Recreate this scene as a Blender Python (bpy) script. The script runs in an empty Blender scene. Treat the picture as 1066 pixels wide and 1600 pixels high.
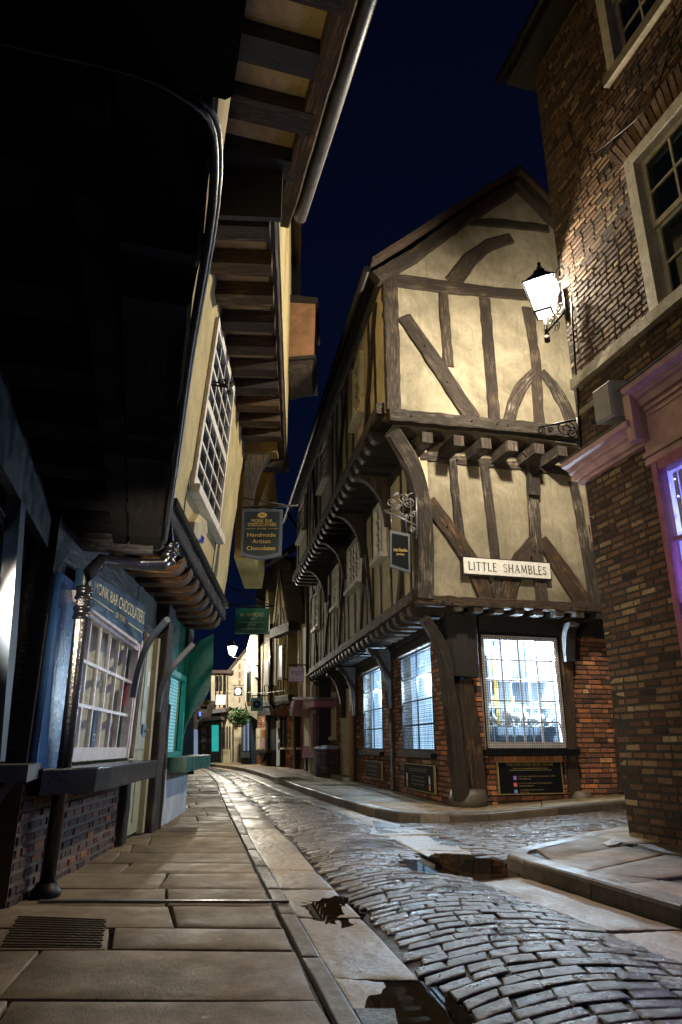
import bpy, math, random
from mathutils import Vector, noise
random.seed(7)
SC = bpy.context.scene
COL = SC.collection
R_ = math.radians
# ------------------------------------------------------------------ camera, night sky, lamps, exposure
TH = R_(18.9); CT, ST = math.cos(TH), math.sin(TH); EYE = 0.9; FPX = 1060.0
cd = bpy.data.cameras.new('camera'); cam = bpy.data.objects.new('camera', cd); COL.objects.link(cam)
cam.location = (0, 0, EYE); cam.rotation_euler = (R_(90) + TH, 0, 0)
cd.sensor_fit = 'VERTICAL'; cd.sensor_height = 36; cd.lens = FPX / 1600 * 36
cd.clip_start = .02; cd.clip_end = 800
SC.camera = cam
w = bpy.data.worlds.new('World'); SC.world = w; w.use_nodes = True
nt = w.node_tree; bg = nt.nodes['Background']
tc = nt.nodes.new('ShaderNodeTexCoord'); sp = nt.nodes.new('ShaderNodeSeparateXYZ'); cr = nt.nodes.new('ShaderNodeValToRGB')
nt.links.new(tc.outputs['Generated'], sp.inputs[0]); nt.links.new(sp.outputs['Z'], cr.inputs[0]); nt.links.new(cr.outputs[0], bg.inputs[0])
cr.color_ramp.elements[0].position = 0.0; cr.color_ramp.elements[0].color = (.0009, .0030, .0125, 1)
cr.color_ramp.elements[1].position = .8; cr.color_ramp.elements[1].color = (.0007, .0012, .0055, 1)
bg.inputs[1].default_value = 1.0
SC.view_settings.view_transform = 'Standard'; SC.view_settings.look = 'None'; SC.view_settings.exposure = 0.6; SC.view_settings.gamma = 1
SC.cycles.max_bounces = 7; SC.cycles.diffuse_bounces = 3; SC.cycles.glossy_bounces = 3; SC.cycles.transparent_max_bounces = 12
SC.cycles.sample_clamp_indirect = 4; SC.cycles.caustics_reflective = False; SC.cycles.caustics_refractive = False
MAIN_W, FAR_W, DISP_W, FILL_W, LILAC_W = 1350, 2300, 300, 520, 38

def lamp(name, loc, power, col, r):
    l = bpy.data.lights.new(name, 'POINT'); l.energy = power; l.color = col; l.shadow_soft_size = r
    o = bpy.data.objects.new(name, l); o.location = loc; COL.objects.link(o); return o

# ------------------------------------------------------------------ pixel helpers (photo pixels -> points on real planes)
def ray(x, y):
    u = (x - 533) / FPX; v = -(y - 800) / FPX
    return Vector((u, CT - ST * v, ST + CT * v))
def gz(x, y, z=0.0):
    D = ray(x, y); t = (z - EYE) / D.z; return Vector((D.x * t, D.y * t, z))
def aty(x, y, Y):
    D = ray(x, y); t = Y / D.y; return Vector((D.x * t, Y, EYE + D.z * t))
class Fr:
    def __init__(s, o, az, side, lean=0.0, z0=0.0):
        a = R_(az); s.o = Vector((o[0], o[1], 0)); s.d = Vector((math.sin(a), math.cos(a), 0))
        s.n = Vector((s.d.y * side, -s.d.x * side, 0)); s.lean = lean; s.z0 = z0
        s.r = Vector((-s.n.y, s.n.x, 0))                    # reading direction
    def w(s, a, z, o=0.0):
        return s.o + s.d * a + s.n * (o + s.lean * (z - s.z0)) + Vector((0, 0, z))
    def pix(s, x, y, off=0.0):
        D = ray(x, y); N = s.n - Vector((0, 0, s.lean)); q = s.o + s.n * (off - s.lean * s.z0) - Vector((0, 0, EYE))
        t = q.dot(N) / D.dot(N); P = D * t
        return ((P - s.o).dot(s.d), EYE + P.z)
    def P(s, L, off=0.0): return [s.pix(x, y, off) for x, y in L]

# ------------------------------------------------------------------ mesh builder
class MB:
    def __init__(s): s.v = []; s.f = []; s.uv = []; s.t = []; s.m = []; s.s = []
    def face(s, pts, uv=None, t=.5, m=0, sm=False):
        i = len(s.v); s.v += [Vector(p) for p in pts]; s.f.append(list(range(i, i + len(pts))))
        s.fin(pts, uv, t, m, sm)
    def fin(s, pts, uv, t, m, sm):
        if uv is None:
            a = pts[0]; e = (Vector(pts[1]) - Vector(a)); L = e.length or 1; e = e / L
            nn = e.cross(Vector(pts[-1]) - Vector(a)); nn = nn.normalized() if nn.length > 1e-9 else Vector((0, 0, 1)); g = nn.cross(e)
            uv = [((Vector(p) - Vector(a)).dot(e) + t * 7.3, (Vector(p) - Vector(a)).dot(g) + t * 3.1) for p in pts]
        s.uv.append(uv); s.t.append(t); s.m.append(m); s.s.append(sm)
    def grid(s, rings, closed=True, cap=True, t=.5, m=0, sm=False):
        n = len(rings[0]); base = len(s.v); u = 0; us = []
        for k, r in enumerate(rings):
            if k: u += (Vector(r[0]) - Vector(rings[k - 1][0])).length
            us.append(u + t * 13)
            s.v += [Vector(p) for p in r]
        per = [0]
        for j in range(n): per.append(per[-1] + (Vector(rings[0][(j + 1) % n]) - Vector(rings[0][j])).length)
        for k in range(len(rings) - 1):
            for j in range(n if closed else n - 1):
                j2 = (j + 1) % n
                s.f.append([base + k * n + j, base + k * n + j2, base + (k + 1) * n + j2, base + (k + 1) * n + j])
                s.uv.append([(us[k], per[j] + t * 5), (us[k], per[j + 1] + t * 5), (us[k + 1], per[j + 1] + t * 5), (us[k + 1], per[j] + t * 5)])
                s.t.append(t); s.m.append(m); s.s.append(sm)
        if cap and closed:
            for r, kk in ((list(range(n))[::-1], 0), (list(range(n)), len(rings) - 1)):
                s.f.append([base + kk * n + j for j in r]); pts = [rings[kk][j] for j in r]
                s.fin(pts, None, t, m, False)
    def box(s, F, s0, s1, z0, z1, o0, o1, t=.5, m=0):
        a, b = sorted((s0, s1)); z0, z1 = sorted((z0, z1)); o0, o1 = sorted((o0, o1))
        c = [F.w(x, z, o) for x in (a, b) for z in (z0, z1) for o in (o0, o1)]
        for q in ((0, 1, 3, 2), (4, 6, 7, 5), (0, 4, 5, 1), (2, 3, 7, 6), (0, 2, 6, 4), (1, 5, 7, 3)): s.face([c[i] for i in q], t=t, m=m)
    def bar(s, p0, p1, w_, h, up=Vector((0, 0, 1)), t=.5, m=0):
        p0, p1 = Vector(p0), Vector(p1); e = (p1 - p0).normalized(); sd = e.cross(up)
        if sd.length < 1e-4: sd = e.cross(Vector((0, 1, 0)))
        sd.normalize(); u = sd.cross(e).normalized()
        s.grid([[p + sd * a * w_ / 2 + u * b * h / 2 for a, b in ((-1, -1), (1, -1), (1, 1), (-1, 1))] for p in (p0, p1)], t=t, m=m)
    def tube(s, pts, r, n=8, t=.5, m=0, cap=True):
        pts = [Vector(p) for p in pts]; rings = []; rr = r if isinstance(r, (list, tuple)) else [r] * len(pts)
        up = Vector((.13, .21, .97))
        for i, p in enumerate(pts):
            e = (pts[min(i + 1, len(pts) - 1)] - pts[max(i - 1, 0)]).normalized()
            a = e.cross(up)
            if a.length < .05: a = e.cross(Vector((1, 0, 0)))
            a.normalize(); b = a.cross(e)
            rings.append([p + (a * math.cos(k * 2 * math.pi / n) + b * math.sin(k * 2 * math.pi / n)) * rr[i] for k in range(n)])
        s.grid(rings, t=t, m=m, sm=True, cap=cap)
    def prism(s, poly, A, B, O, E, t=.5, m=0):     # poly in (a,b) -> O + A*a + B*b, extruded by vector E
        p = [O + A * a + B * b for a, b in poly]; q = [x + E for x in p]; n = len(p)
        s.face(p[::-1], t=t, m=m); s.face(q, t=t, m=m)
        for i in range(n): s.face([p[i], p[(i + 1) % n], q[(i + 1) % n], q[i]], t=t, m=m)
    def poly(s, F, L, o0, o1, t=.5, m=0):          # polygon of (s,z) in a facade, thickness o0..o1
        p = [F.w(a, z, o0) for a, z in L]; q = [F.w(a, z, o1) for a, z in L]; n = len(p)
        s.face(p[::-1], t=t, m=m); s.face(q, t=t, m=m)
        for i in range(n): s.face([p[i], p[(i + 1) % n], q[(i + 1) % n], q[i]], t=t, m=m)
    def lathe(s, c, prof, n=16, t=.5, m=0, axis=Vector((0, 0, 1))):
        ax = axis.normalized(); a = ax.orthogonal().normalized(); b = ax.cross(a)
        s.grid([[Vector(c) + ax * z + (a * math.cos(k * 2 * math.pi / n) + b * math.sin(k * 2 * math.pi / n)) * max(r, .0005) for k in range(n)] for r, z in prof], t=t, m=m, sm=True)
    def build(s, name, mats, parent=None, fix=True):
        me = bpy.data.meshes.new(name); off = parent_loc(parent) if parent else (s.v[0].copy() if False else Vector((0, 0, 0)))
        me.from_pydata([v - off for v in s.v], [], s.f)
        uvl = me.uv_layers.new(name='UVMap'); flat = [c for f in s.uv for p in f for c in p]; uvl.data.foreach_set('uv', flat)
        at = me.attributes.new('tint', 'FLOAT', 'FACE'); at.data.foreach_set('value', s.t)
        for m in (mats if isinstance(mats, (list, tuple)) else [mats]): me.materials.append(m)
        me.polygons.foreach_set('material_index', s.m); me.polygons.foreach_set('use_smooth', s.s)
        if fix:
            import bmesh
            b = bmesh.new(); b.from_mesh(me); bmesh.ops.recalc_face_normals(b, faces=b.faces); b.to_mesh(me); b.free()
        o = bpy.data.objects.new(name, me); COL.objects.link(o)
        if parent: o.parent = parent
        return o
def parent_loc(p):
    L = Vector((0, 0, 0))
    while p: L += p.location; p = p.parent
    return L
def tag(o, label=None, cat=None, group=None, kind=None):
    for k, v_ in (('label', label), ('category', cat), ('group', group), ('kind', kind)):
        if v_: o[k] = v_
    return o
def thing(name, label, cat, loc=(0, 0, 0), group=None):
    o = bpy.data.objects.new(name, None); COL.objects.link(o); o.location = loc; o.empty_display_size = .2
    return tag(o, label, cat, group)
def base(o):                                        # move a one-mesh thing's origin to the middle of its base
    vs = [v.co for v in o.data.vertices]; c = Vector(((min(v.x for v in vs) + max(v.x for v in vs)) / 2, (min(v.y for v in vs) + max(v.y for v in vs)) / 2, min(v.z for v in vs)))
    for v in o.data.vertices: v.co -= c
    o.location = c; return o

# ------------------------------------------------------------------ materials
def mat(name): 
    m = bpy.data.materials.new(name); m.use_nodes = True; return m, m.node_tree, m.node_tree.nodes['Principled BSDF']
def N(t, k, **kw):
    n = t.nodes.new(k)
    for a, b in kw.items():
        if a in n.inputs: n.inputs[a].default_value = b
        else: setattr(n, a, b)
    return n
def coords(t, uv=False, scale=(1, 1, 1)):
    c = N(t, 'ShaderNodeTexCoord'); mp = N(t, 'ShaderNodeMapping'); mp.inputs['Scale'].default_value = scale
    t.links.new(c.outputs['UV' if uv else 'Object'], mp.inputs['Vector']); return mp.outputs[0]
def noise_n(t, vec, scale, detail=5, rough=.6, dist=0):
    n = N(t, 'ShaderNodeTexNoise', Scale=scale, Detail=detail, Roughness=rough, Distortion=dist); t.links.new(vec, n.inputs['Vector']); return n.outputs[0]
def ramp(t, fac, stops, interp='LINEAR'):
    r = N(t, 'ShaderNodeValToRGB'); r.color_ramp.interpolation = interp; e = r.color_ramp.elements
    while len(e) < len(stops): e.new(.5)
    for k, (p, c) in enumerate(stops):
        e[k].position = p; e[k].color = tuple(c) + (1,) if len(c) == 3 else c
    t.links.new(fac, r.inputs[0]); return r.outputs[0]
def g3(x): return (x, x, x)
def mix(t, a, b, f, mode='MIX'):
    n = N(t, 'ShaderNodeMix', data_type='RGBA', blend_type=mode)
    for s_, k in ((f, 0), (a, 6), (b, 7)):
        if hasattr(s_, 'links'): t.links.new(s_, n.inputs[k])
        else: n.inputs[k].default_value = s_ if k == 0 else (tuple(s_) + (1,))
    return n.outputs[2]
def bump(t, p, h, st=.5, dist=.02):
    b = N(t, 'ShaderNodeBump', Strength=st, Distance=dist); t.links.new(h, b.inputs['Height']); t.links.new(b.outputs[0], p.inputs['Normal'])
def tint(t):
    a = N(t, 'ShaderNodeAttribute', attribute_name='tint'); return a.outputs['Fac']

def wood(name, dark, mid, light=None, rough=.75, flake=.62, bstr=.8):
    m, t, p = mat(name); uv = coords(t, True, (1.6, 26, 1)); ob = coords(t, False)
    g = noise_n(t, uv, 2.2, 7, .65, .6); big = noise_n(t, ob, 3.1, 4, .6)
    c = ramp(t, g, [(.3, dark), (.7, mid)])
    if light:
        mx = N(t, 'ShaderNodeMath', operation='MULTIPLY'); t.links.new(g, mx.inputs[0]); t.links.new(big, mx.inputs[1])
        fl = ramp(t, mx.outputs[0], [(flake * .38, g3(0)), (flake * .38 + .12, g3(1))])
        c = mix(t, c, light, fl)
    ck = noise_n(t, coords(t, True, (.9, 13, 1)), 3.1, 6, .75, .8); ckr = ramp(t, ck, [(.455, g3(0)), (.49, g3(1)), (.525, g3(0))]); c = mix(t, c, tuple(x * .25 for x in dark), mix(t, (0, 0, 0), ckr, .75))
    bl_ = noise_n(t, ob, 1.4, 5, .7); c = mix(t, c, tuple(x * .8 for x in dark), ramp(t, bl_, [(.5, g3(0)), (.7, g3(.6))]))
    tt = ramp(t, tint(t), [(0, g3(.62)), (1, g3(1.25))])
    c = mix(t, c, tt, 1.0, 'MULTIPLY')
    t.links.new(c, p.inputs['Base Color']); p.inputs['Roughness'].default_value = rough
    bump(t, p, mix(t, g, ckr, .35), bstr, .03); return m
def plaster(name, a, b, rough=.9, sc=2.2, bs=.35, streak=True):
    m, t, p = mat(name); ob = coords(t); f = noise_n(t, ob, sc, 8, .62, .4); h = noise_n(t, ob, 22, 5, .6)
    c = ramp(t, f, [(.32, a), (.62, b)])
    if streak:
        st = noise_n(t, coords(t, False, (9, 9, .9)), 1.6, 5, .6); c = mix(t, c, tuple(x * .55 for x in a), ramp(t, st, [(.52, g3(0)), (.8, g3(.55))]))
    dr_ = noise_n(t, ob, .9, 7, .7, .8); c = mix(t, c, tuple(x * .5 for x in a), ramp(t, dr_, [(.46, g3(0)), (.66, g3(.6))]))
    k_ = noise_n(t, coords(t, False, (1, 1, .5)), 2.4, 5, .6, 1.5); c = mix(t, c, tuple(x * .3 for x in a), ramp(t, k_, [(.492, g3(0)), (.499, g3(.5)), (.506, g3(0))]))
    sp_ = noise_n(t, ob, 70, 2, .5); c = mix(t, c, tuple(x * .5 for x in a), ramp(t, sp_, [(.68, g3(0)), (.78, g3(.4))]))
    t.links.new(c, p.inputs['Base Color']); p.inputs['Roughness'].default_value = rough
    bump(t, p, mix(t, f, h, .35), bs, .03); return m
def paint(name, c, rough=.4, wear=None, bs=.12, metal=0, coat=0):
    m, t, p = mat(name); ob = coords(t); f = noise_n(t, ob, 6, 7, .65); h = noise_n(t, ob, 45, 3, .6)
    lo = tuple(x * .72 for x in c); cc = ramp(t, f, [(.35, lo), (.6, c)])
    if wear: cc = mix(t, cc, wear, ramp(t, h, [(.62, g3(0)), (.68, g3(1))]))
    t.links.new(cc, p.inputs['Base Color']); t.links.new(ramp(t, f, [(.3, g3(min(1, rough * 1.35))), (.7, g3(rough * .7))]), p.inputs['Roughness'])
    p.inputs['Metallic'].default_value = metal; p.inputs['Coat Weight'].default_value = coat
    bump(t, p, h, bs, .01); return m
def brickm(name, stops, rough=.85):
    m, t, p = mat(name); ob = coords(t); f = noise_n(t, ob, 30, 6, .7); big = noise_n(t, ob, 2.2, 3, .6)
    mx = N(t, 'ShaderNodeMath', operation='ADD'); t.links.new(tint(t), mx.inputs[0])
    m2 = N(t, 'ShaderNodeMath', operation='MULTIPLY_ADD'); t.links.new(f, m2.inputs[0]); m2.inputs[1].default_value = .5; m2.inputs[2].default_value = -.25; t.links.new(m2.outputs[0], mx.inputs[1])
    c = ramp(t, mx.outputs[0], stops)
    c = mix(t, c, (.025, .02, .018), ramp(t, f, [(.30, g3(.9)), (.46, g3(0))]))
    c = mix(t, c, (.05, .04, .035), ramp(t, big, [(.5, g3(0)), (.72, g3(.65))]))
    t.links.new(c, p.inputs['Base Color']); p.inputs['Roughness'].default_value = rough
    bump(t, p, f, .9, .012); return m
def stone(name, lo, hi, r0=.25, r1=.65, sc=14, bs=.4, wetscale=1.3):
    m, t, p = mat(name); ob = coords(t); f = noise_n(t, ob, sc, 8, .68); big = noise_n(t, ob, wetscale, 5, .6, .5); fine = noise_n(t, ob, 90, 3, .7)
    c = ramp(t, f, [(.3, lo), (.7, hi)])
    tt = ramp(t, tint(t), [(0, (.55, .55, .58)), (.5, (1, .95, .88)), (1, (1.35, 1.25, 1.1))])
    c = mix(t, c, tt, 1.0, 'MULTIPLY'); c = mix(t, c, tuple(x * .45 for x in lo), ramp(t, big, [(.5, g3(0)), (.66, g3(.55))]))
    vo = N(t, 'ShaderNodeTexVoronoi', Scale=3.3); t.links.new(ob, vo.inputs['Vector']); c = mix(t, c, tuple(min(.5, x * 1.5) for x in hi), ramp(t, vo.outputs['Distance'], [(.035, g3(.7)), (.055, g3(0))]))
    cr_ = noise_n(t, ob, 1.7, 6, .6, .6); c = mix(t, c, tuple(x * .4 for x in lo), ramp(t, cr_, [(.492, g3(0)), (.499, g3(.35)), (.506, g3(0))]))
    gr = noise_n(t, ob, 160, 2, .6); c = mix(t, c, tuple(x * .4 for x in lo), ramp(t, gr, [(.60, g3(0)), (.72, g3(.7))]))
    t.links.new(c, p.inputs['Base Color'])
    t.links.new(ramp(t, mix(t, big, f, .35), [(.38, g3(r1)), (.60, g3(r0))]), p.inputs['Roughness'])
    lay = noise_n(t, ob, 2.3, 7, .55, 2.2); bump(t, p, mix(t, mix(t, f, fine, .35), lay, .3), bs, .02); return m
def flatm(name, c, rough=.6, metal=0):
    m, t, p = mat(name); f = noise_n(t, coords(t), 18, 4, .6)
    t.links.new(ramp(t, f, [(.3, tuple(x * .8 for x in c)), (.7, c)]), p.inputs['Base Color']); p.inputs['Roughness'].default_value = rough; p.inputs['Metallic'].default_value = metal; return m
def emis(name, c, s):
    m, t, p = mat(name); p.inputs['Base Color'].default_value = (.02, .02, .02, 1); p.inputs['Emission Color'].default_value = tuple(c) + (1,); p.inputs['Emission Strength'].default_value = s; return m
def glassm(name, tcol=(.9, .95, .95), refl=.12):
    m = bpy.data.materials.new(name); m.use_nodes = True; t = m.node_tree; t.nodes.clear()
    o = N(t, 'ShaderNodeOutputMaterial'); a = N(t, 'ShaderNodeBsdfTransparent'); b = N(t, 'ShaderNodeBsdfGlossy'); b.inputs['Roughness'].default_value = .04
    a.inputs[0].default_value = tuple(tcol) + (1,); mx = N(t, 'ShaderNodeMixShader'); mx.inputs[0].default_value = refl
    t.links.new(a.outputs[0], mx.inputs[1]); t.links.new(b.outputs[0], mx.inputs[2]); t.links.new(mx.outputs[0], o.inputs[0]); return m

M = {}
M['oakB'] = wood('weathered grey oak', (.020, .015, .012), (.088, .068, .054), (.27, .225, .18), .8, .70)
M['oakBrown'] = wood('stained brown oak', (.020, .011, .007), (.085, .05, .03), (.26, .15, .05), .7, .74)
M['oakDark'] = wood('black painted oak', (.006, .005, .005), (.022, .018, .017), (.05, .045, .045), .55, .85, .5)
M['oakMid'] = wood('dark weathered oak', (.018, .013, .010), (.07, .05, .035), (.16, .12, .085), .75, .72)
M['oakWarm'] = wood('bare warm oak', (.06, .035, .018), (.22, .13, .06), (.38, .26, .14), .7, .72)
M['oakShade'] = wood('shade black oak', (.002, .002, .002), (.006, .005, .0045), (.03, .024, .018), .95, .93, .5)  # oak colour blackened to keep the near overhang in shade
M['oakShade'].node_tree.nodes['Principled BSDF'].inputs['Specular IOR Level'].default_value = .08
M['oakAmberLit'] = wood('amber lit oak', (.035, .018, .006), (.17, .088, .03), (.36, .21, .08), .75, .78)  # amber glow on the left joists put into the wood colour
M['plB'] = plaster('cream lime plaster', (.165, .145, .10), (.285, .255, .185), bs=.6)
M['plA'] = plaster('brightened cream plaster', (.46, .39, .26), (.64, .56, .39))  # colour brighter than the lane plaster, replacing light missing on the street side
M['plY'] = plaster('yellow lime render', (.36, .30, .15), (.50, .42, .22), sc=1.4)
M['plO'] = plaster('ochre panel', (.45, .28, .07), (.6, .38, .10), streak=False)
M['plS'] = plaster('soffit plaster', (.42, .34, .17), (.58, .48, .26))
M['plW'] = plaster('white render', (.32, .29, .23), (.46, .42, .34))
M['plBl'] = plaster('pale blue render', (.42, .48, .55), (.6, .66, .72), streak=False)
M['plCr'] = plaster('cream washed render', (.38, .34, .25), (.54, .48, .36), streak=False)
M['brR'] = brickm('sooty old brick', [(0, (.025, .015, .012)), (.3, (.085, .042, .026)), (.6, (.155, .085, .048)), (.85, (.24, .155, .085)), (1, (.34, .26, .15))])
M['brB'] = brickm('orange brick', [(0, (.06, .028, .022)), (.35, (.20, .085, .05)), (.6, (.34, .14, .07)), (.85, (.55, .20, .07)), (1, (.58, .36, .18))])
M['brL'] = brickm('dark plum brick', [(0, (.035, .022, .022)), (.5, (.10, .055, .05)), (.8, (.17, .08, .055)), (.93, (.34, .12, .05)), (1, (.4, .14, .05))])
M['mor'] = stone('dark mortar', (.02, .02, .02), (.055, .05, .045), .8, .95, 40)
M['morL'] = stone('grey mortar', (.10, .085, .065), (.19, .165, .125), .8, .95, 40)
M['slab'] = stone('york stone slab', (.15, .118, .078), (.31, .248, .168), .5, .88, 5, .7, 1.0)
M['kerb'] = stone('kerb stone', (.09, .075, .06), (.16, .135, .105), .35, .65, 16, .5)
M['gut'] = stone('gutter slab', (.20, .165, .125), (.34, .29, .23), .3, .6, 30, .5)
M['cob'] = stone('wet setts', (.040, .027, .017), (.135, .102, .070), .12, .52, 22, 1.0, 1.1)
M['bed'] = stone('sett bed', (.008, .007, .006), (.03, .025, .02), .35, .8, 30, .6)
M['roof'] = stone('roof tiles', (.04, .028, .022), (.09, .06, .045), .7, .9, 10)
M['white'] = paint('white gloss paint', (.72, .70, .66), .35, (.35, .3, .25))
M['pinkw'] = paint('off white painted sash', (.80, .75, .76), .38, None)
M['sashOld'] = paint('flaking white paint', (.76, .73, .66), .6, (.25, .2, .15), .4)
M['pink'] = paint('dusky pink paint', (.52, .33, .36), .38, None, .06)
M['pinkD'] = paint('deep pink paint', (.38, .13, .24), .4, None, .1)
M['blue'] = paint('blue gloss paint', (.04, .14, .36), .22, None, .35)
M['navy'] = paint('navy signboard', (.012, .05, .11), .35, None, .3)
M['slate'] = paint('slate blue paint', (.03, .05, .075), .35, None, .3)
M['teal'] = paint('teal green paint', (.008, .11, .085), .3, None, .3)
M['tealL'] = paint('bright teal paint', (.015, .30, .24), .35, None, .2)
M['sage'] = paint('pale sage door paint', (.44, .46, .30), .4, None, .1)
M['creamP'] = paint('cream paint', (.55, .47, .30), .45, None)
M['orangeP'] = paint('orange stained wood', (.42, .16, .035), .4, None)
M['black'] = paint('black gloss paint', (.010, .011, .014), .22, None, .3)
M['iron'] = paint('wrought iron', (.012, .011, .011), .42, (.05, .02, .01), .3, .4)
M['ironG'] = paint('galvanised iron', (.22, .22, .24), .4, None, .3, .7)
M['lead'] = stone('lead sheet', (.06, .06, .065), (.15, .15, .16), .4, .6, 9)
M['sill'] = stone('stone sill', (.22, .20, .15), (.42, .38, .29), .6, .9, 16)
M['grey'] = flatm('grey plastic', (.34, .34, .36), .45)
M['plate'] = flatm('white enamel', (.78, .78, .76), .35)
M['ink'] = flatm('black lettering', (.008, .008, .008), .5)
M['boardD'] = flatm('dark sign board', (.010, .022, .026), .45)
M['boardG'] = flatm('green sign board', (.012, .17, .11), .4)
M['boardB'] = flatm('black plaque', (.006, .007, .009), .8); M['boardB'].node_tree.nodes['Principled BSDF'].inputs['Specular IOR Level'].default_value = .12
M['gold'] = flatm('gold leaf lettering', (.62, .44, .12), .4)
M['goldP'] = flatm('pale gold lettering', (.80, .72, .36), .5)
M['goldD'] = flatm('dull gold lettering', (.33, .25, .11), .5)
M['frameB'] = flatm('blue grey moulding', (.07, .09, .12), .4)
M['mint'] = flatm('mint sign', (.22, .62, .50), .5)
M['whiteS'] = flatm('white sign face', (.75, .70, .74), .5)
M['purS'] = flatm('purple icon', (.22, .12, .6), .5)
M['redS'] = flatm('red icon', (.6, .08, .12), .5)
M['bluS'] = flatm('blue icon', (.10, .25, .6), .5)
M['curt'] = flatm('cream curtain', (.85, .82, .68), .9)
M['poster'] = flatm('blue poster', (.07, .16, .33), .5)
M['dglass'], _t, _p = mat('dark window glass'); _p.inputs['Base Color'].default_value = (.006, .012, .018, 1); _p.inputs['Roughness'].default_value = .06
M['blind'] = flatm('cream blind', (.62, .56, .42), .8)
M['glass'] = glassm('clear glass', (.93, .97, .98), .06)
M['lglass'] = glassm('lantern glass', (.97, .97, .95), .04)
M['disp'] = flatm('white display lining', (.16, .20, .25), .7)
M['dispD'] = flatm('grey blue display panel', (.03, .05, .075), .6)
M['goldenP'] = flatm('yellow packaging', (.65, .45, .12), .6)
M['leaf'] = flatm('green leaves', (.05, .16, .02), .6)
M['leafD'] = flatm('dark leaves', (.02, .06, .012), .6)
M['flR'] = flatm('red flowers', (.6, .04, .06), .6)
M['flY'] = flatm('yellow flowers', (.65, .4, .05), .6)
M['red'] = flatm('red sticker', (.55, .03, .03), .5)
M['blueL'] = emis('blue lamp strip', (.1, .2, 1), 1.2)
M['bulb'] = emis('lamp mantle', (1, .93, .80), 300)
M['bulbF'] = emis('far lamp mantle', (1, .92, .80), 160)
_m = bpy.data.materials.new('puddle water'); _m.use_nodes = True; _t = _m.node_tree; _t.nodes.clear(); M['water'] = _m
_o = N(_t, 'ShaderNodeOutputMaterial'); _a = N(_t, 'ShaderNodeBsdfTransparent'); _a.inputs[0].default_value = (.30, .27, .23, 1); _g = N(_t, 'ShaderNodeBsdfGlossy'); _g.inputs['Roughness'].default_value = .015
_f = N(_t, 'ShaderNodeFresnel', IOR=1.45); _x = N(_t, 'ShaderNodeMixShader'); _t.links.new(_f.outputs[0], _x.inputs[0]); _t.links.new(_a.outputs[0], _x.inputs[1]); _t.links.new(_g.outputs[0], _x.inputs[2]); _t.links.new(_x.outputs[0], _o.inputs[0])

# glowing blind: lit from behind, fine slats
def glowblind(name, col, st, sc=60, vertical=False):
    m, t, p = mat(name); uv = coords(t, False)
    w_ = N(t, 'ShaderNodeTexWave', Scale=sc * .16, Distortion=.3, Detail=1); w_.wave_type = 'BANDS'; w_.bands_direction = 'Z'; t.links.new(uv, w_.inputs['Vector'])
    n = noise_n(t, coords(t, False, (3, 3, .5)), 2.4, 4, .6)
    c = mix(t, ramp(t, w_.outputs[1], [(.15, g3(.42)), (.5, g3(1))]), ramp(t, n, [(.35, (.45, .62, .85)), (.62, (1, 1, 1))]), 1.0, 'MULTIPLY')
    c = mix(t, c, col, 1.0, 'MULTIPLY'); p.inputs['Base Color'].default_value = (.03, .035, .04, 1)
    t.links.new(c, p.inputs['Emission Color']); p.inputs['Emission Strength'].default_value = st; return m
M['glowA'] = glowblind('backlit white blind', (.50, .76, 1), 1.0)
M['glowG'] = glowblind('backlit teal blind', (.35, .85, .85), .55, 45)
M['glowP'], _t, _p = mat('purple lit display'); _c = ramp(_t, noise_n(_t, coords(_t, False, (1, 1, 1)), 2.3, 4, .6, .5), [(.3, (.10, .05, .55)), (.5, (.22, .25, .95)), (.62, (.75, .85, 1)), (.72, (.35, .2, .9))])
_t.links.new(_c, _p.inputs['Emission Color']); _p.inputs['Emission Strength'].default_value = .8
M['glowT'] = emis('teal lit interior', (.02, .45, .40), .55)
M['glowW'] = emis('warm lit interior', (1, .72, .35), 1.0)
M['glowC'] = emis('cool lit interior', (.5, .65, 1), .22)
M['fairy'] = emis('fairy light', (.9, .92, 1), 6)

# ------------------------------------------------------------------ shape helpers
def timber(F, pts, wd, o0, o1, name, m, parent, px=None, amp=.010, tn=None):
    amp = amp * 1.15
    """irregular hewn timber following points in a facade; px = offset of the plane the pixels were read on"""
    if px is not None: pts = F.P(pts, px)
    P = []
    for i in range(len(pts) - 1):
        a, b = Vector(pts[i]), Vector(pts[i + 1]); n = max(1, int((b - a).length / .14))
        P += [a.lerp(b, k / n) for k in range(n)]
    P.append(Vector(pts[-1])); ws = wd if isinstance(wd, (list, tuple)) else [wd] * 2
    rings = []; sd0 = random.random() * 50; ch = .014
    for i, p in enumerate(P):
        e = (P[min(i + 1, len(P) - 1)] - P[max(i - 1, 0)]).normalized(); sd = Vector((-e.y, e.x))
        f = i / max(1, len(P) - 1); q = f * (len(ws) - 1); k = min(int(q), len(ws) - 2); wv = ws[k] + (ws[k + 1] - ws[k]) * (q - k)
        l = wv / 2 + amp * noise.noise(Vector((sd0, i * .9, 0))) * 1.6; r = wv / 2 + amp * noise.noise(Vector((sd0, i * .9, 9))) * 1.6
        oo = o1 + .012 * noise.noise(Vector((sd0, i * .5, 5)))
        sec = [(-l, o0), (-l, oo - ch), (-l + ch, oo), (r - ch, oo), (r, oo - ch), (r, o0)]
        rings.append([F.w(p.x + sd.x * a, p.y + sd.y * a, o) for a, o in sec])
    mb = MB(); mb.grid(rings, t=random.random() if tn is None else tn)
    return mb.build(name, m, parent)
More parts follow.
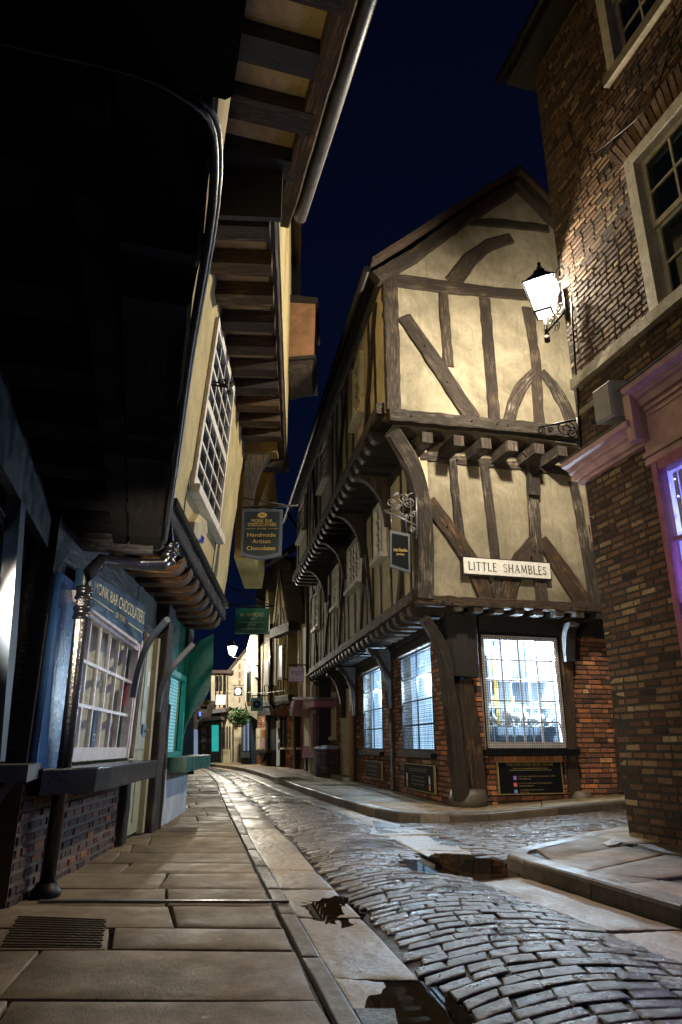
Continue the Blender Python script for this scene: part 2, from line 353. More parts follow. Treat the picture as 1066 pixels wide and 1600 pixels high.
def joist(F, s, z0, z1, o0, o1, wd, name, m, parent, roundend=0.0):
    """joist running out of the facade, its outer end cut square or rounded up"""
    h = z1 - z0; t = random.random()
    if roundend:
        prof = [(o0, z0), (o1 - roundend, z0)] + [(o1 - roundend + roundend * math.sin(a), z0 + h * (1 - math.cos(a))) for a in (R_(x) for x in (18, 36, 54, 72, 90))] + [(o0, z1)]
    else: prof = [(o0, z0 + .0), (o1, z0), (o1, z1), (o0, z1)]
    mb = MB(); jj = random.uniform(-.012, .012)
    O = F.w(s - wd / 2 + jj, 0, 0); mb.prism(prof, F.n, Vector((0, 0, 1)), O, F.d * wd, t=t)
    return mb.build(name, m, parent)
def subtract(a, b, holes):
    segs = [(a, b)]
    for h0, h1 in holes:
        out = []
        for x, y in segs:
            if h1 <= x or h0 >= y: out.append((x, y)); continue
            if h0 - x > .03: out.append((x, h0))
            if y - h1 > .03: out.append((h1, y))
        segs = out
    return segs
def panel(mb, F, s0, s1, z0, z1, o, th, holes=(), m=0, t=.5):
    """flat wall sheet with rectangular openings and their reveals"""
    zs = sorted({z0, z1} | {z for h in holes for z in h[2:4] if z0 < z < z1})
    for a, b in zip(zs, zs[1:]):
        c = (a + b) / 2
        for x, y in subtract(s0, s1, [(h[0], h[1]) for h in holes if h[2] < c < h[3]]):
            mb.box(F, x, y, a, b, o - th, o, t=t, m=m)
def bricks(mb, F, s0, s1, z0, z1, o, holes=(), L=.225, H=.072, gap=.011, mi=1, soldier=False, slant=0, dark=0, proud=.006):
    k = 0; z = z0
    while z < z1 - .02:
        hh = min(H, z1 - z) * random.uniform(.97, 1.03); c = z + hh / 2; flemish = k % 2
        x = s0 - (L * .5 if flemish else 0) - random.random() * .02
        while x < s1:
            ln = L * (random.choice((1, 1, .5, 1)) if True else 1) * random.uniform(.94, 1.05)
            for a, b in subtract(max(x, s0), min(x + ln, s1), [(h[0], h[1]) for h in holes if h[2] < c < h[3]]):
                if b - a < .03: continue
                t = max(0, min(1, random.gauss(.5, .24) - dark)); pr = random.uniform(-proud, proud)
                a2, b2, c2, d2 = a + gap / 2, b - gap / 2, z + gap / 2, z + hh - gap / 2
                j = lambda: random.uniform(-.003, .003)
                ot = [(a2 + j(), c2 + j()), (b2 + j(), c2 + j()), (b2 + j(), d2 + j()), (a2 + j(), d2 + j())]
                ins = .007; inn = [(a2 + ins + j(), c2 + ins), (b2 - ins + j(), c2 + ins), (b2 - ins + j(), d2 - ins), (a2 + ins + j(), d2 - ins)]
                A = [F.w(p[0], p[1], o - .016) for p in ot]; B_ = [F.w(p[0], p[1], o + pr + random.uniform(-.002, .002)) for p in inn]
                i0 = len(mb.v); mb.v += A + B_
                for q in range(4):
                    r = (q + 1) % 4; mb.f.append([i0 + q, i0 + r, i0 + 4 + r, i0 + 4 + q]); mb.fin([A[q], A[r], B_[r], B_[q]], None, t, mi, False)
                mb.f.append([i0 + 4, i0 + 5, i0 + 6, i0 + 7]); mb.fin(B_, None, t, mi, False)
            x += ln
        z += hh; k += 1
def brickwall(F, s0, s1, z0, z1, o, root, mats, holes=(), th=.2, name='wall', **kw):
    mb = MB(); panel(mb, F, s0, s1, z0, z1, o - .009, th, holes, 0); bricks(mb, F, s0, s1, z0, z1, o, holes, **kw)
    return mb.build(name, mats, root)
def sash(F, s0, s1, z0, z1, o, nx, nz, fm, gm, root, fw=.07, bw=.022, dep=.06, mid=False, sill=None, gname='pane', quad=None):
    """window frame with glazing bars; glass sheet is a sub-part"""
    if quad: W = lambda a, b, oo: F.w(*[quad[0][i] * (1 - a) * (1 - b) + quad[1][i] * a * (1 - b) + quad[2][i] * a * b + quad[3][i] * (1 - a) * b for i in (0, 1)], oo)
    else: W = lambda a, b, oo: F.w(s0 + (s1 - s0) * a, z0 + (z1 - z0) * b, oo)
    class G: pass
    g_ = G(); g_.w = lambda a, z, oo: W(a, z, oo)
    Wd, Hd = (W(1, 0, 0) - W(0, 0, 0)).length, (W(0, 1, 0) - W(0, 0, 0)).length
    fx, fz, bx, bz = fw / Wd, fw / Hd, bw / Wd, bw / Hd; mb = MB()
    for a, b, c, d in ((0, fx, 0, 1), (1 - fx, 1, 0, 1)): mb.box(g_, a, b, c, d, o, o + dep)
    for c, d in ((0, fz * 1.3), (1 - fz, 1)): mb.box(g_, fx, 1 - fx, c, d, o, o + dep - .004)
    for i in range(1, nx):
        x = fx + (1 - 2 * fx) * i / nx; mb.box(g_, x - bx / 2, x + bx / 2, fz * 1.3, 1 - fz, o + .008, o + dep * .55)
    for i in range(1, nz):
        z = fz + (1 - 2 * fz) * i / nz; h = bz / 2 if not (mid and i == nz // 2) else bz * 1.5
        mb.box(g_, fx, 1 - fx, z - h, z + h, o + .006, o + dep * (.6 if h < bz else .8))
    w_ = mb.build('window', fm, root)
    gb = MB(); gb.face([W(fx * .5, fz * .5, o + .004), W(1 - fx * .5, fz * .5, o + .004), W(1 - fx * .5, 1 - fz * .5, o + .004), W(fx * .5, 1 - fz * .5, o + .004)])
    gb.build(gname, gm, w_)
    if sill:
        sb = MB(); sb.box(g_, -.05 / Wd, 1 + .05 / Wd, -.09 / Hd, -.001, o, o + dep + .07); sb.build('sill', sill, w_)
    return w_
def text(body, c, rdir, up, width, height, nrm, m, parent, name='lettering', thick=.003, sp=1.0):
    cu = bpy.data.curves.new('txt', 'FONT'); cu.body = body; cu.align_x = 'CENTER'; cu.align_y = 'CENTER'; cu.size = 1; cu.resolution_u = 3; cu.space_character = sp
    ob = bpy.data.objects.new('txt', cu); COL.objects.link(ob); bpy.context.view_layer.update()
    me = bpy.data.meshes.new_from_object(ob.evaluated_get(bpy.context.evaluated_depsgraph_get())); bpy.data.objects.remove(ob)
    xs = [v.co.x for v in me.vertices]; ys = [v.co.y for v in me.vertices]; cx, cy = (max(xs) + min(xs)) / 2, (max(ys) + min(ys)) / 2
    sx = width / (max(xs) - min(xs)); sy = height / (max(ys) - min(ys)); off = parent_loc(parent) if parent else Vector((0, 0, 0))
    for v in me.vertices: v.co = c + rdir * (v.co.x - cx) * sx + up * (v.co.y - cy) * sy + nrm * .004 - off
    me.name = name; me.materials.clear(); me.materials.append(m)
    o = bpy.data.objects.new(name, me); COL.objects.link(o); o.parent = parent; return o
ZUP = Vector((0, 0, 1))
def spiral(c, A, B, r, turns, start=0, n=26, dirn=1):
    return [c + (A * math.cos(start + dirn * k / n * turns * 2 * math.pi) + B * math.sin(start + dirn * k / n * turns * 2 * math.pi)) * r * (1 - .82 * k / n) for k in range(n + 1)]

# ================================================================== GROUND
def interp(L, y):
    L = sorted(L, key=lambda p: p[1])
    if y <= L[0][1]: a, b = L[0], L[1]
    elif y >= L[-1][1]: a, b = L[-2], L[-1]
    else:
        for a, b in zip(L, L[1:]):
            if a[1] <= y <= b[1]: break
    return a[0] + (b[0] - a[0]) * (y - a[1]) / (b[1] - a[1])
L1 = [(.35, 1.0), (-.02, 2.75), (-.42, 4.67), (-.67, 5.89), (-1.05, 7.76), (-1.52, 10.08), (-2.33, 14.14), (-3.19, 18.66), (-4.4, 24), (-5.6, 28.5), (-7.5, 34)]
L2p = [(.46, 1.0), (.08, 2.75), (-.31, 4.67), (-.56, 5.89), (-.90, 7.5), (-1.37, 10.08), (-2.18, 14.14), (-3.03, 18.66), (-4.2, 24), (-5.4, 28.5), (-7.2, 34)]
L3 = [(.80, 1.0), (.41, 3.05), (.30, 3.55), (.18, 4.16), (-.04, 5.29), (-.18, 5.91), (-.43, 7.32), (-.68, 8.38), (-1.22, 11.33), (-2.0, 14.76), (-2.87, 19.3), (-4.05, 24), (-5.2, 28.5), (-7, 34)]
RB = [(2.2, 1.0), (1.56, 3.4), (1.41, 3.95), (1.18, 4.74), (.91, 5.7), (.80, 6.27), (.66, 6.98), (.40, 8.62), (.02, 10.5), (-.55, 12.4), (-1.35, 15.5), (-2.7, 21.3), (-3.9, 26), (-4.9, 29), (-6.8, 34)]
RO = [(2.9, 1.0), (2.12, 3.3), (1.81, 4.13), (1.34, 5.7), (1.29, 5.97), (1.22, 7), (.92, 8.6), (.62, 9.3), (.3, 10.4), (-.15, 12.3), (-.9, 15.5), (-2.25, 21.5), (-3.4, 26), (-4.5, 29), (-6.4, 34)]
def lane(x, y):
    q = max(0, x - 1.9); k = min(1, max(0, (y - 7.6) / 1.2)); return .05 * q * k
HOL = [(gz(640, 1585, -.04), .20, .36, .020), (gz(505, 1421, -.04), .15, .30, .018), (gz(735, 1350, -.03), .20, .45, .022), (gz(650, 1354, -.02), .26, .42, .030), (gz(545, 1392, -.02), .12, .2, .012)]
def hollow(x, y):
    h = 0
    for c, wx, wy, d in HOL:
        q = ((x - c.x) / wx) ** 2 + ((y - c.y) / wy) ** 2
        if q < 6: h += d * math.exp(-q)
    return h - (.0022 * noise.noise(Vector((x * 5, y * 5, 3))) + .0005 * noise.noise(Vector((x * 17, y * 17, 5))) if h > .0008 else 0)
def zroad(x, y):
    a, b = interp(L3, y), interp(RB, y); t = (x - a) / (b - a)
    z = -.038 + .010 * min(1, max(0, t)) - hollow(x, y) + (.034 * math.sin(math.pi * min(1, max(0, t))) if 0 < t < 1 else 0)
    if t > 1: z = -.028 + .006 * min(1, t - 1) - hollow(x, y)
    return z + .006 * noise.noise(Vector((x * 1.3, y * 1.3, 0))) + lane(x, y)
def pillow(mb, q, zf, n, m_, dome, ins, drop, t, mi=0, und=0.0, sm=True):
    """stone with a domed, rounded top on a bilinear quad q (4 xy points)"""
    def bl(a, b): return [q[0][i] * (1 - a) * (1 - b) + q[1][i] * a * (1 - b) + q[2][i] * a * b + q[3][i] * (1 - a) * b for i in (0, 1)]
    w1 = math.dist(q[0], q[1]) or .1; h1 = math.dist(q[1], q[2]) or .1; fa, fb = min(.35, ins / w1), min(.35, ins / h1)
    us = [0, fa * .4] + [fa + (1 - 2 * fa) * i / n for i in range(n + 1)] + [1 - fa * .4, 1]; vs = [0, fb * .4] + [fb + (1 - 2 * fb) * i / m_ for i in range(m_ + 1)] + [1 - fb * .4, 1]
    i0 = len(mb.v); W = len(us); sx = random.uniform(-1, 1) * und; sy = random.uniform(-1, 1) * und
    for bi, b in enumerate(vs):
        for ai, a in enumerate(us):
            x, y = bl(a, b); edge = ai in (0, W - 1) or bi in (0, len(vs) - 1)
            z = zf(x, y) + dome * (4 * a * (1 - a)) ** .6 * (4 * b * (1 - b)) ** .6 + sx * (a - .5) + sy * (b - .5)
            ed2 = ai in (1, W - 2) or bi in (1, len(vs) - 2)
            if edge: z = zf(x, y) - drop
            elif ed2: z -= min(drop, ins) * .3
            elif und: z += und * .5 * noise.noise(Vector((x * 3, y * 3, 2))) + und * .45 * noise.noise(Vector((x * 22, y * 22, 6)))
            mb.v.append(Vector((x, y, z)))
    for b in range(len(vs) - 1):
        for a in range(W - 1):
            ix = [i0 + b * W + a, i0 + b * W + a + 1, i0 + (b + 1) * W + a + 1, i0 + (b + 1) * W + a]
            mb.f.append(ix); mb.fin([mb.v[i] for i in ix], [(mb.v[i].x, mb.v[i].y) for i in ix], t, mi, sm)
# base sheet to the horizon
mb = MB(); mb.face([(-150, -60, -.16), (150, -60, -.16), (150, 250, -.16), (-150, 250, -.16)]); tag(mb.build('ground', M['bed']), kind='structure')
# setts of the street
mb = MB(); y = 1.6
def bedq(mb, La, Lb, y0, y1, dz):
    yy = y0
    while yy < y1:
        st = .25 if yy < 14 else 1.0; a, b, c, d = interp(La, yy), interp(Lb, yy), interp(Lb, yy + st), interp(La, yy + st); k = 6
        for i in range(k):
            p = [(a + (b - a) * i / k, yy), (a + (b - a) * (i + 1) / k, yy), (d + (c - d) * (i + 1) / k, yy + st), (d + (c - d) * i / k, yy + st)]
            mb.face([(x, y_, zroad(x, y_) + dz) for x, y_ in p], m=1, t=.5)
        yy += st
bedq(mb, L3, RB, 1.2, 33, -.0135)
while y < 33:
    st = random.uniform(.088, .112) * (1 if y < 12 else 1.9); a, b = interp(L3, y + .0), interp(RB, y + .2)
    sl = .19; x = a + random.uniform(-.02, .05)
    while x < b - .04:
        ln = random.uniform(.13, .25) * (1 if y < 12 else 1.5)
        if x + ln > b - .08: ln = b - x
        f0, f1 = (x - a), (x + ln - a); jit = lambda: random.uniform(-.010, .010)
        arch = lambda f: .10 * math.sin(min(1, max(0, f / max(.3, b - a))) * math.pi) + sl * f
        q = [(x + .005 + jit(), y + arch(f0) + .004 + jit() * .6), (x + ln - .005 + jit(), y + arch(f1) + .004 + jit() * .6), (x + ln - .005 + jit(), y + arch(f1) + st - .006 + jit() * .6), (x + .005 + jit(), y + arch(f0) + st - .006 + jit() * .6)]
        hz = random.uniform(-.004, .005)
        pillow(mb, q, lambda X, Y, h=hz: zroad(X, Y) + h, 6 if y < 6 else 3 if y < 9 else 1, 4 if y < 6 else 2 if y < 9 else 1, .0005, .007, .011, random.uniform(.0, 1), 0, .0045)
        x += ln
    y += st
tag(mb.build('road', [M['cob'], M['bed']], fix=False), kind='structure')
# setts of the side lane (rows along the lane)
mb = MB(); ld = Vector((.961, .276)); lp = Vector((-.276, .961)); O = Vector((1.27, 6.35))
v_ = 0
def inlane(p):
    x, y = p; kb = 9.22 + (x - 1.6) * .287 if x > 1.2 else 9.4 - (1.2 - x) * 1.2
    return x > interp(RO, y) + .02 and y < kb and not (y < 7.35 + (x - 2.35) * .287 and x > 2.3 and False) and y > 6.15 + max(0, (x - 1.35)) * 1.2 * (1 if x < 2.3 else .3) and x < 9
for k in range(6):
    pass
mb2 = mb
yy = -1.2
while yy < 4.2:
    st = random.uniform(.10, .125); u = -1.2
    while u < 8:
        ln = random.uniform(.15, .26); P0 = O + ld * (u + ln / 2) + lp * yy
        if inlane(P0):
            q = [O + ld * (u + .005) + lp * (yy + .005), O + ld * (u + ln - .005) + lp * (yy + .005), O + ld * (u + ln - .005) + lp * (yy + st - .005), O + ld * (u + .005) + lp * (yy + st - .005)]
            q = [(p.x + random.uniform(-.005, .005), p.y + random.uniform(-.004, .004)) for p in q]; hz = random.uniform(-.004, .005)
            pillow(mb, q, lambda X, Y, h=hz: zroad(X, Y) + h + .01, 2, 1, .003, .011, .014, random.uniform(.1, .9), 0, .003)
        u += ln
    yy += st
for i in range(16):
    for j in range(16):
        x0, y0 = .4 + i * .55, 5.8 + j * .5
        if x0 > interp(RO, y0) - .6: mb.face([(x, y_, zroad(x, y_) - .005) for x, y_ in ((x0, y0), (x0 + .55, y0), (x0 + .55, y0 + .5), (x0, y0 + .5))], m=1)
tag(mb.build('lane', [M['cob'], M['bed']], fix=False), kind='structure')

# gutter slabs
def strip(La, Lb, ys, zf, mt, name, dome=.0, n=3, drop=.03, und=.012, gap=.006):
    mb = MB()
    for y0, y1 in zip(ys, ys[1:]):
        q = [(interp(La, y0) + gap, y0 + gap), (interp(Lb, y0) - gap, y0 + gap), (interp(Lb, y1) - gap, y1 - gap), (interp(La, y1) + gap, y1 - gap)]
        pillow(mb, q, zf, n if y0 > 8.5 else n * 6, n if y0 > 8.5 else n * 6, dome, .012, drop, random.random(), 0, und)
        mb.face([(p[0] + d[0], p[1] + d[1], zf(*p) - .03) for p, d in zip(q, ((-.02, -.02), (.02, -.02), (.02, .02), (-.02, .02)))], m=1)
    return tag(mb.build(name, [mt, M['bed']], fix=False), kind='structure')
def cuts(a, b, l0, l1):
    L = [a]
    while L[-1] < b: L.append(L[-1] + random.uniform(l0, l1))
    return L
zg = lambda x, y: -.040 + .004 * noise.noise(Vector((x * 2, y * 2, 4))) - hollow(x, y)
strip(L2p, L3, [1.2, 2.2, 3.36, 4.45, 5.25, 6.0, 6.9, 7.6, 8.7, 9.8, 10.8] + cuts(11.8, 33, .9, 1.3), zg, M['gut'], 'gutter')
strip(RB, RO, [1.2, 2.3, 3.35, 4.1, 5.55, 6.9, 8.1, 9.0] + cuts(9.9, 33, .9, 1.4), lambda x, y: -.030 + lane(x, y) - hollow(x, y) + .004 * noise.noise(Vector((x * 2, y * 2, 4))), M['gut'], 'gutter')
# left kerb strip, left pavement
strip(L1, L2p, [1.2, 2.1, 3.55, 4.35, 5.05, 5.95, 6.8, 7.9, 9.1] + cuts(10, 33, .9, 1.3), lambda x, y: -.004, M['kerb'], 'kerb', n=2, drop=.045, und=.006)
mb = MB(); WL = [(-1.0, 1.0), (-1.55, 3), (-1.98, 4.6), (-2.25, 8.8), (-2.6, 12), (-3.5, 16), (-4.9, 22), (-6.6, 28.5), (-8.5, 34)]
rows = [1.5, 2.1, 2.62, 2.98, 3.62, 4.02, 4.54, 5.02, 5.6, 6.05, 6.62, 7.08, 7.7, 8.1, 8.7, 9.2] + cuts(9.75, 33, .45, .75)
for k, (y0, y1) in enumerate(zip(rows, rows[1:])):
    xa0, xa1 = interp(WL, y0) - .25, interp(WL, y1) - .25; xb0, xb1 = interp(L1, y0) - .012, interp(L1, y1) - .012
    js = [0] + sorted([random.uniform(.25, .75)] if y0 > 3 and random.random() < .8 else ([.3] if k % 2 else [.33])) + [1]
    tls = {v: (random.uniform(-.06, .06) if 0 < v < 1 else 0) for v in js}
    for a, b in zip(js, js[1:]):
        tb, ta = tls[b], tls[a]
        q = [(xa0 + (xb0 - xa0) * a + .005, y0 + .005), (xa0 + (xb0 - xa0) * b - .005, y0 + .005), (xa1 + (xb1 - xa1) * b - .005 + tb, y1 - .006), (xa1 + (xb1 - xa1) * a + .005 + ta, y1 - .006)]
        q = [(p[0] + random.uniform(-.010, .010), p[1] + random.uniform(-.016, .012)) for p in q]
        if y1 < 4.1 and y0 > 3.5 and a == 0 and False: continue
        hz = random.uniform(-.004, .004)
        pillow(mb, q, lambda X, Y, h=hz: h + .004 * noise.noise(Vector((X * 1.2, Y * 1.2, 8))), 5, 4, .0, .009, .03, random.uniform(.3, .75), 0, .004)
mb.face([(-12, 0, -.034), (.2, 0, -.034), (.2, 3, -.034), (-12, 3, -.034)], m=1)
for y0, y1 in zip(rows, rows[1:]): mb.face([(interp(WL, y0) - 5, y0, -.03), (interp(L1, y0), y0, -.03), (interp(L1, y1), y1, -.03), (interp(WL, y1) - 5, y1, -.03)], m=1)
tag(mb.build('pavement', [M['slab'], M['bed']], fix=False), kind='structure')

# main house pavement with raised kerb
KT = [(8.5, 11.22), (4.74, 10.12), (1.86, 9.27), (1.35, 9.15), (.98, 9.22), (.72, 9.45), (.45, 10.0), (.0, 11.6), (-.9, 15.3), (-2.25, 21.3), (-3.4, 25.8), (-4.5, 28.9), (-6.6, 33.8)]
BW = [(8.5, 12.1), (4.5, 11.0), (2.3, 10.3), (1.7, 10.15), (1.6, 10.12), (1.55, 10.2), (1.5, 10.5), (1.3, 12.0), (.6, 15.9), (-.6, 22.4), (-1.3, 26.2), (-2.6, 29.5), (-4.6, 34)]
zp = lambda x, y: .085 + lane(x, y) * 1.0
def kerbstones(K, inward, zt, name, hgt=.14, wd=.16, seg=.9):
    mb = MB(); pts = [Vector(p) for p in K]; res = []
    for a, b in zip(pts, pts[1:]):
        n = max(1, round((b - a).length / seg)); res += [a.lerp(b, k / n) for k in range(n)]
    res.append(pts[-1])
    nrm = []
    for i, p in enumerate(res):
        e = (res[min(i + 1, len(res) - 1)] - res[max(i - 1, 0)]).normalized(); nrm.append(Vector((-e.y, e.x)) * inward)
    for i in range(len(res) - 1):
        a, b = res[i], res[i + 1]; e = (b - a).normalized() * .004; t = random.random(); prof = [(0, -hgt), (.006, -.03), (.014, -.010), (.03, 0), (wd - .01, .001), (wd, -.02)]
        r = []
        for p, nn, s_ in ((a, nrm[i], 1), (a.lerp(b, .5), (nrm[i] + nrm[i + 1]) / 2, 0), (b, nrm[i + 1], -1)):
            r.append([Vector(((p + e * s_ + nn * d).x, (p + e * s_ + nn * d).y, zt(p.x, p.y) + h + .003 * noise.noise(Vector((p.x * 5, p.y * 5, h * 9))))) for d, h in prof])
        mb.grid(r, closed=False, cap=False, t=t, sm=False)
    return tag(mb.build(name, M['kerb'], fix=False), kind='structure'), res, nrm
_, res, nrm = kerbstones(KT, -1, zp, 'kerb')
mb = MB()
for i in range(len(KT) - 1):
    a, b = Vector(KT[i]), Vector(KT[i + 1]); c, d = Vector(BW[i]), Vector(BW[i + 1]); n = max(1, round(max((b - a).length, (d - c).length) / .75))
    for k in range(n):
        p0, p1 = a.lerp(b, k / n), a.lerp(b, (k + 1) / n); q0, q1 = c.lerp(d, k / n), c.lerp(d, (k + 1) / n)
        fi = min(.4, .16 / max(.2, (q0 - p0).length)); fj = min(.4, .16 / max(.2, (q1 - p1).length)); p0, p1 = p0.lerp(q0, fi), p1.lerp(q1, fj)
        sp2 = random.uniform(.4, .6)
        for u0, u1 in ((0, sp2), (sp2, 1.06)):
            q = [p0.lerp(q0, u0), p1.lerp(q1, u0), p1.lerp(q1, u1), p0.lerp(q0, u1)]
            cc = sum(q, Vector((0, 0))) / 4; q = [(v + (cc - v).normalized() * .006) for v in q]
            pillow(mb, [(v.x, v.y) for v in q], lambda X, Y: zp(X, Y), 3, 3, 0, .012, .03, random.uniform(.3, .9), 0, .006)
        mb.face([(v.x, v.y, zp(v.x, v.y) - .018) for v in (p0, p1, q1, q0)], m=1)
tag(mb.build('pavement', [M['slab'], M['bed']], fix=False), kind='structure')
# near right pavement
KR = [(2.72, 2.0), (2.10, 3.45), (1.82, 4.15), (1.60, 4.9), (1.36, 5.65), (1.31, 5.98), (1.40, 6.22), (1.58, 6.42), (2.1, 6.95), (2.5, 7.42), (2.9, 7.62), (6, 8.5)]
_, res, nrm = kerbstones(KR, -1, lambda x, y: .08, 'kerb', .13, .17)
mb = MB(); mb.face([(x, y, .055) for x, y in KR] + [(7, 8.0, .055), (7, 1, .055), (2.9, 1, .055)], m=1)
def SR(*L): return [(v.x, v.y) for v in (gz(x, y, .08) for x, y in L)]
for q in (SR((833, 1322), (905, 1303), (990, 1318), (862, 1342)), SR((838, 1345), (975, 1322), (1036, 1333), (905, 1362)), SR((908, 1364), (1040, 1334), (1180, 1352), (1030, 1372)),
          SR((912, 1366), (985, 1352), (1030, 1374), (970, 1381)), SR((972, 1383), (1032, 1374), (1180, 1398), (1060, 1408)), SR((905, 1302), (985, 1290), (1100, 1310), (992, 1317)), SR((1038, 1331), (995, 1318), (1150, 1320), (1180, 1350))):
    q = [q[0], q[1], q[2], q[3]] ; pillow(mb, q[::-1], lambda X, Y: .078, 4, 4, 0, .012, .02, random.uniform(.3, .7), 0, .008)
for k in range(5):
    yb = 3.9 - k * .62; xk = interp(sorted(KR[:6], key=lambda p: p[1]), yb) + .17; xk2 = interp(sorted(KR[:6], key=lambda p: p[1]), yb - .6) + .17
    pillow(mb, [(xk2 + .05, yb - .6), (xk2 + 1.2, yb - .6), (xk + 1.2, yb), (xk + .02, yb)], lambda X, Y: .078, 4, 4, 0, .012, .02, random.random(), 0, .008)
tag(mb.build('pavement', [M['slab'], M['bed']], fix=False), kind='structure')
# puddles: level sheets whose outline is where the ground rises through them
def puddle(c, wx, wy, z):
    m_ = MB(); n = 40; m_.face([(c.x + wx * math.cos(k * math.tau / n), c.y + wy * math.sin(k * math.tau / n), z) for k in range(n)]); return tag(m_.build('water', M['water'], fix=False), kind='structure')
puddle(HOL[0][0] + Vector((-.02, 0, 0)), .36, .55, -.0475)
puddle(HOL[1][0], .26, .46, -.0470)
puddle((HOL[2][0] + HOL[3][0]) / 2, .66, .66, -.0262)

# ================================================================== CORNER TIMBER HOUSE (main)
A = Fr((1.6, 10.2), -10.3, -1); B = Fr((1.6, 10.2), 74, 1)
H = thing('timber_house', 'large jettied timber framed corner house with cream plaster panels and lit shop windows', 'house', (1.6, 10.2, 0))
OA, OB, OA2, OB2 = .55, .35, 1.15, .8
def sA(P): return (P - A.o).dot(A.d)
sA1 = sA(B.w(-.59, 0, OB)); sA2 = sA(B.w(-1.2, 0, OB2)); LEN = 11.4
# ground floor walls
w1 = (.86, 2.75, .77, 2.44); w2 = (4.25, 6.08, .76, 2.45); dr = (7.35, 9.0, 0, 2.35)
brickwall(A, .12, 11.2, .02, 2.62, 0, H, [M['mor'], M['brB']], [w1, w2, dr])
wb = (.50, 1.83, .84, 2.48)
brickwall(B, .33, 3.4, .06, 2.55, 0, H, [M['mor'], M['brB']], [wb], dark=.06)
for x in range(15):      # soldier course under the lane window
    mb = MB(); mb.box(B, .62 + x * .075, .62 + x * .075 + .064, .66, .80, .0, .012 + random.uniform(0, .006), t=random.uniform(.45, .9)); 
    if x == 0: sol = mb
    else: sol.v, off = sol.v + mb.v, len(sol.v); sol.f += [[i + off for i in f] for f in mb.f]; sol.uv += mb.uv; sol.t += mb.t; sol.m += mb.m; sol.s += mb.s
sol.build('brick_course', M['brB'], H)
# ground floor posts, lintels
timber(A, [(3.42, .05), (3.38, 2.6)], .16, -.02, .05, 'post', M['oakDark'], H)
timber(A, [(6.95, .05), (6.95, 2.6)], .22, -.02, .06, 'post', M['oakDark'], H)
timber(A, [(7.3, .08), (7.3, 2.4)], .22, -.02, .08, 'post', M['orangeP'], H)
timber(A, [(10.95, .05), (11.05, 2.8)], [.7, .75], -.1, .35, 'post', M['oakDark'], H)
timber(A, [(.1, 2.53), (3.3, 2.53)], .17, -.02, .04, 'lintel', M['oakMid'], H)
timber(A, [(3.5, 2.53), (6.85, 2.53)], .17, -.02, .04, 'lintel', M['oakMid'], H)
timber(A, [(0, 2.66), (11.2, 2.66)], .12, -.02, .08, 'beam', M['oakDark'], H)
timber(B, [(-.05, 2.66), (3.4, 2.70)], .34, -.02, .06, 'beam', M['oakDark'], H)
# doorway on the street side
mb = MB(); mb.box(A, 7.5, 8.9, .1, 2.35, -.6, -.5); mb.build('doorway', M['oakDark'], H)
mb = MB(); mb.box(A, 8.45, 8.62, .1, 2.3, -.35, .03); mb.box(A, 8.62, 9.0, .1, 2.3, -.05, .0)
d_ = mb.build('door', M['creamP'], H)
mb = MB(); mb.lathe(A.w(8.44, 1.05, .0), [(0, -.03), (.025, -.01), (.03, .02), (0, .05)], 8); mb.build('handle', M['gold'], d_)
sash(A, 9.7, 10.2, 1.1, 2.3, .0, 1, 4, M['creamP'], M['dglass'], H, fw=.08, sill=M['creamP'])
mb = MB(); mb.box(A, 7.2, 9.0, .06, .16, .0, .28); mb.build('doorstep', M['sill'], H)
# lit windows
def litwin(F, hw, nx, nz, fm, back, depth, name='window'):
    s0, s1, z0, z1 = hw
    mb = MB()
    for q in ((s0 - .02, s0, z0, z1), (s1, s1 + .02, z0, z1), (s0, s1, z1, z1 + .02), (s0, s1, z0 - .02, z0)): mb.box(F, *q, -depth, -.01)
    lin = mb.build('reveal', back[1], H)
    w_ = sash(F, s0, s1, z0, z1, -.05, nx, nz, fm, M['glass'], H, fw=.045, bw=.026, dep=.05)
    mb = MB(); mb.box(F, s0 - .01, s1 + .01, z0 - .01, z1 + .01, -depth - .03, -depth); bl = mb.build('blind', back[0], w_)
    return w_
wA1 = litwin(A, w1, 2, 4, M['slate'], (M['glowA'], M['white']), .20)
wA2 = litwin(A, w2, 2, 4, M['slate'], (M['glowA'], M['white']), .20)
for hw, wn in ((w1, wA1), (w2, wA2)):
    mb = MB(); mb.box(A, hw[0] - .08, hw[1] + .08, hw[2] - .07, hw[2] - .005, -.04, .10); mb.build('sill', M['black'], wn)
    mb = MB(); mb.box(A, hw[0] - .03, hw[1] + .03, hw[3], hw[3] + .03, .0, .03); mb.build('head_moulding', M['pinkw'], wn)
    g = MB()                                           # wire security grille
    for i in range(1, 30): g.bar(A.w(hw[0] + .03, hw[2] + (hw[3] - hw[2]) * i / 30, .012), A.w(hw[1] - .03, hw[2] + (hw[3] - hw[2]) * i / 30, .012), .005, .005)
    for i in range(1, 22): g.bar(A.w(hw[0] + (hw[1] - hw[0]) * i / 22, hw[2] + .02, .012), A.w(hw[0] + (hw[1] - hw[0]) * i / 22, hw[3] - .02, .012), .004, .004)
    g.build('wire_grille', M['iron'], wn)
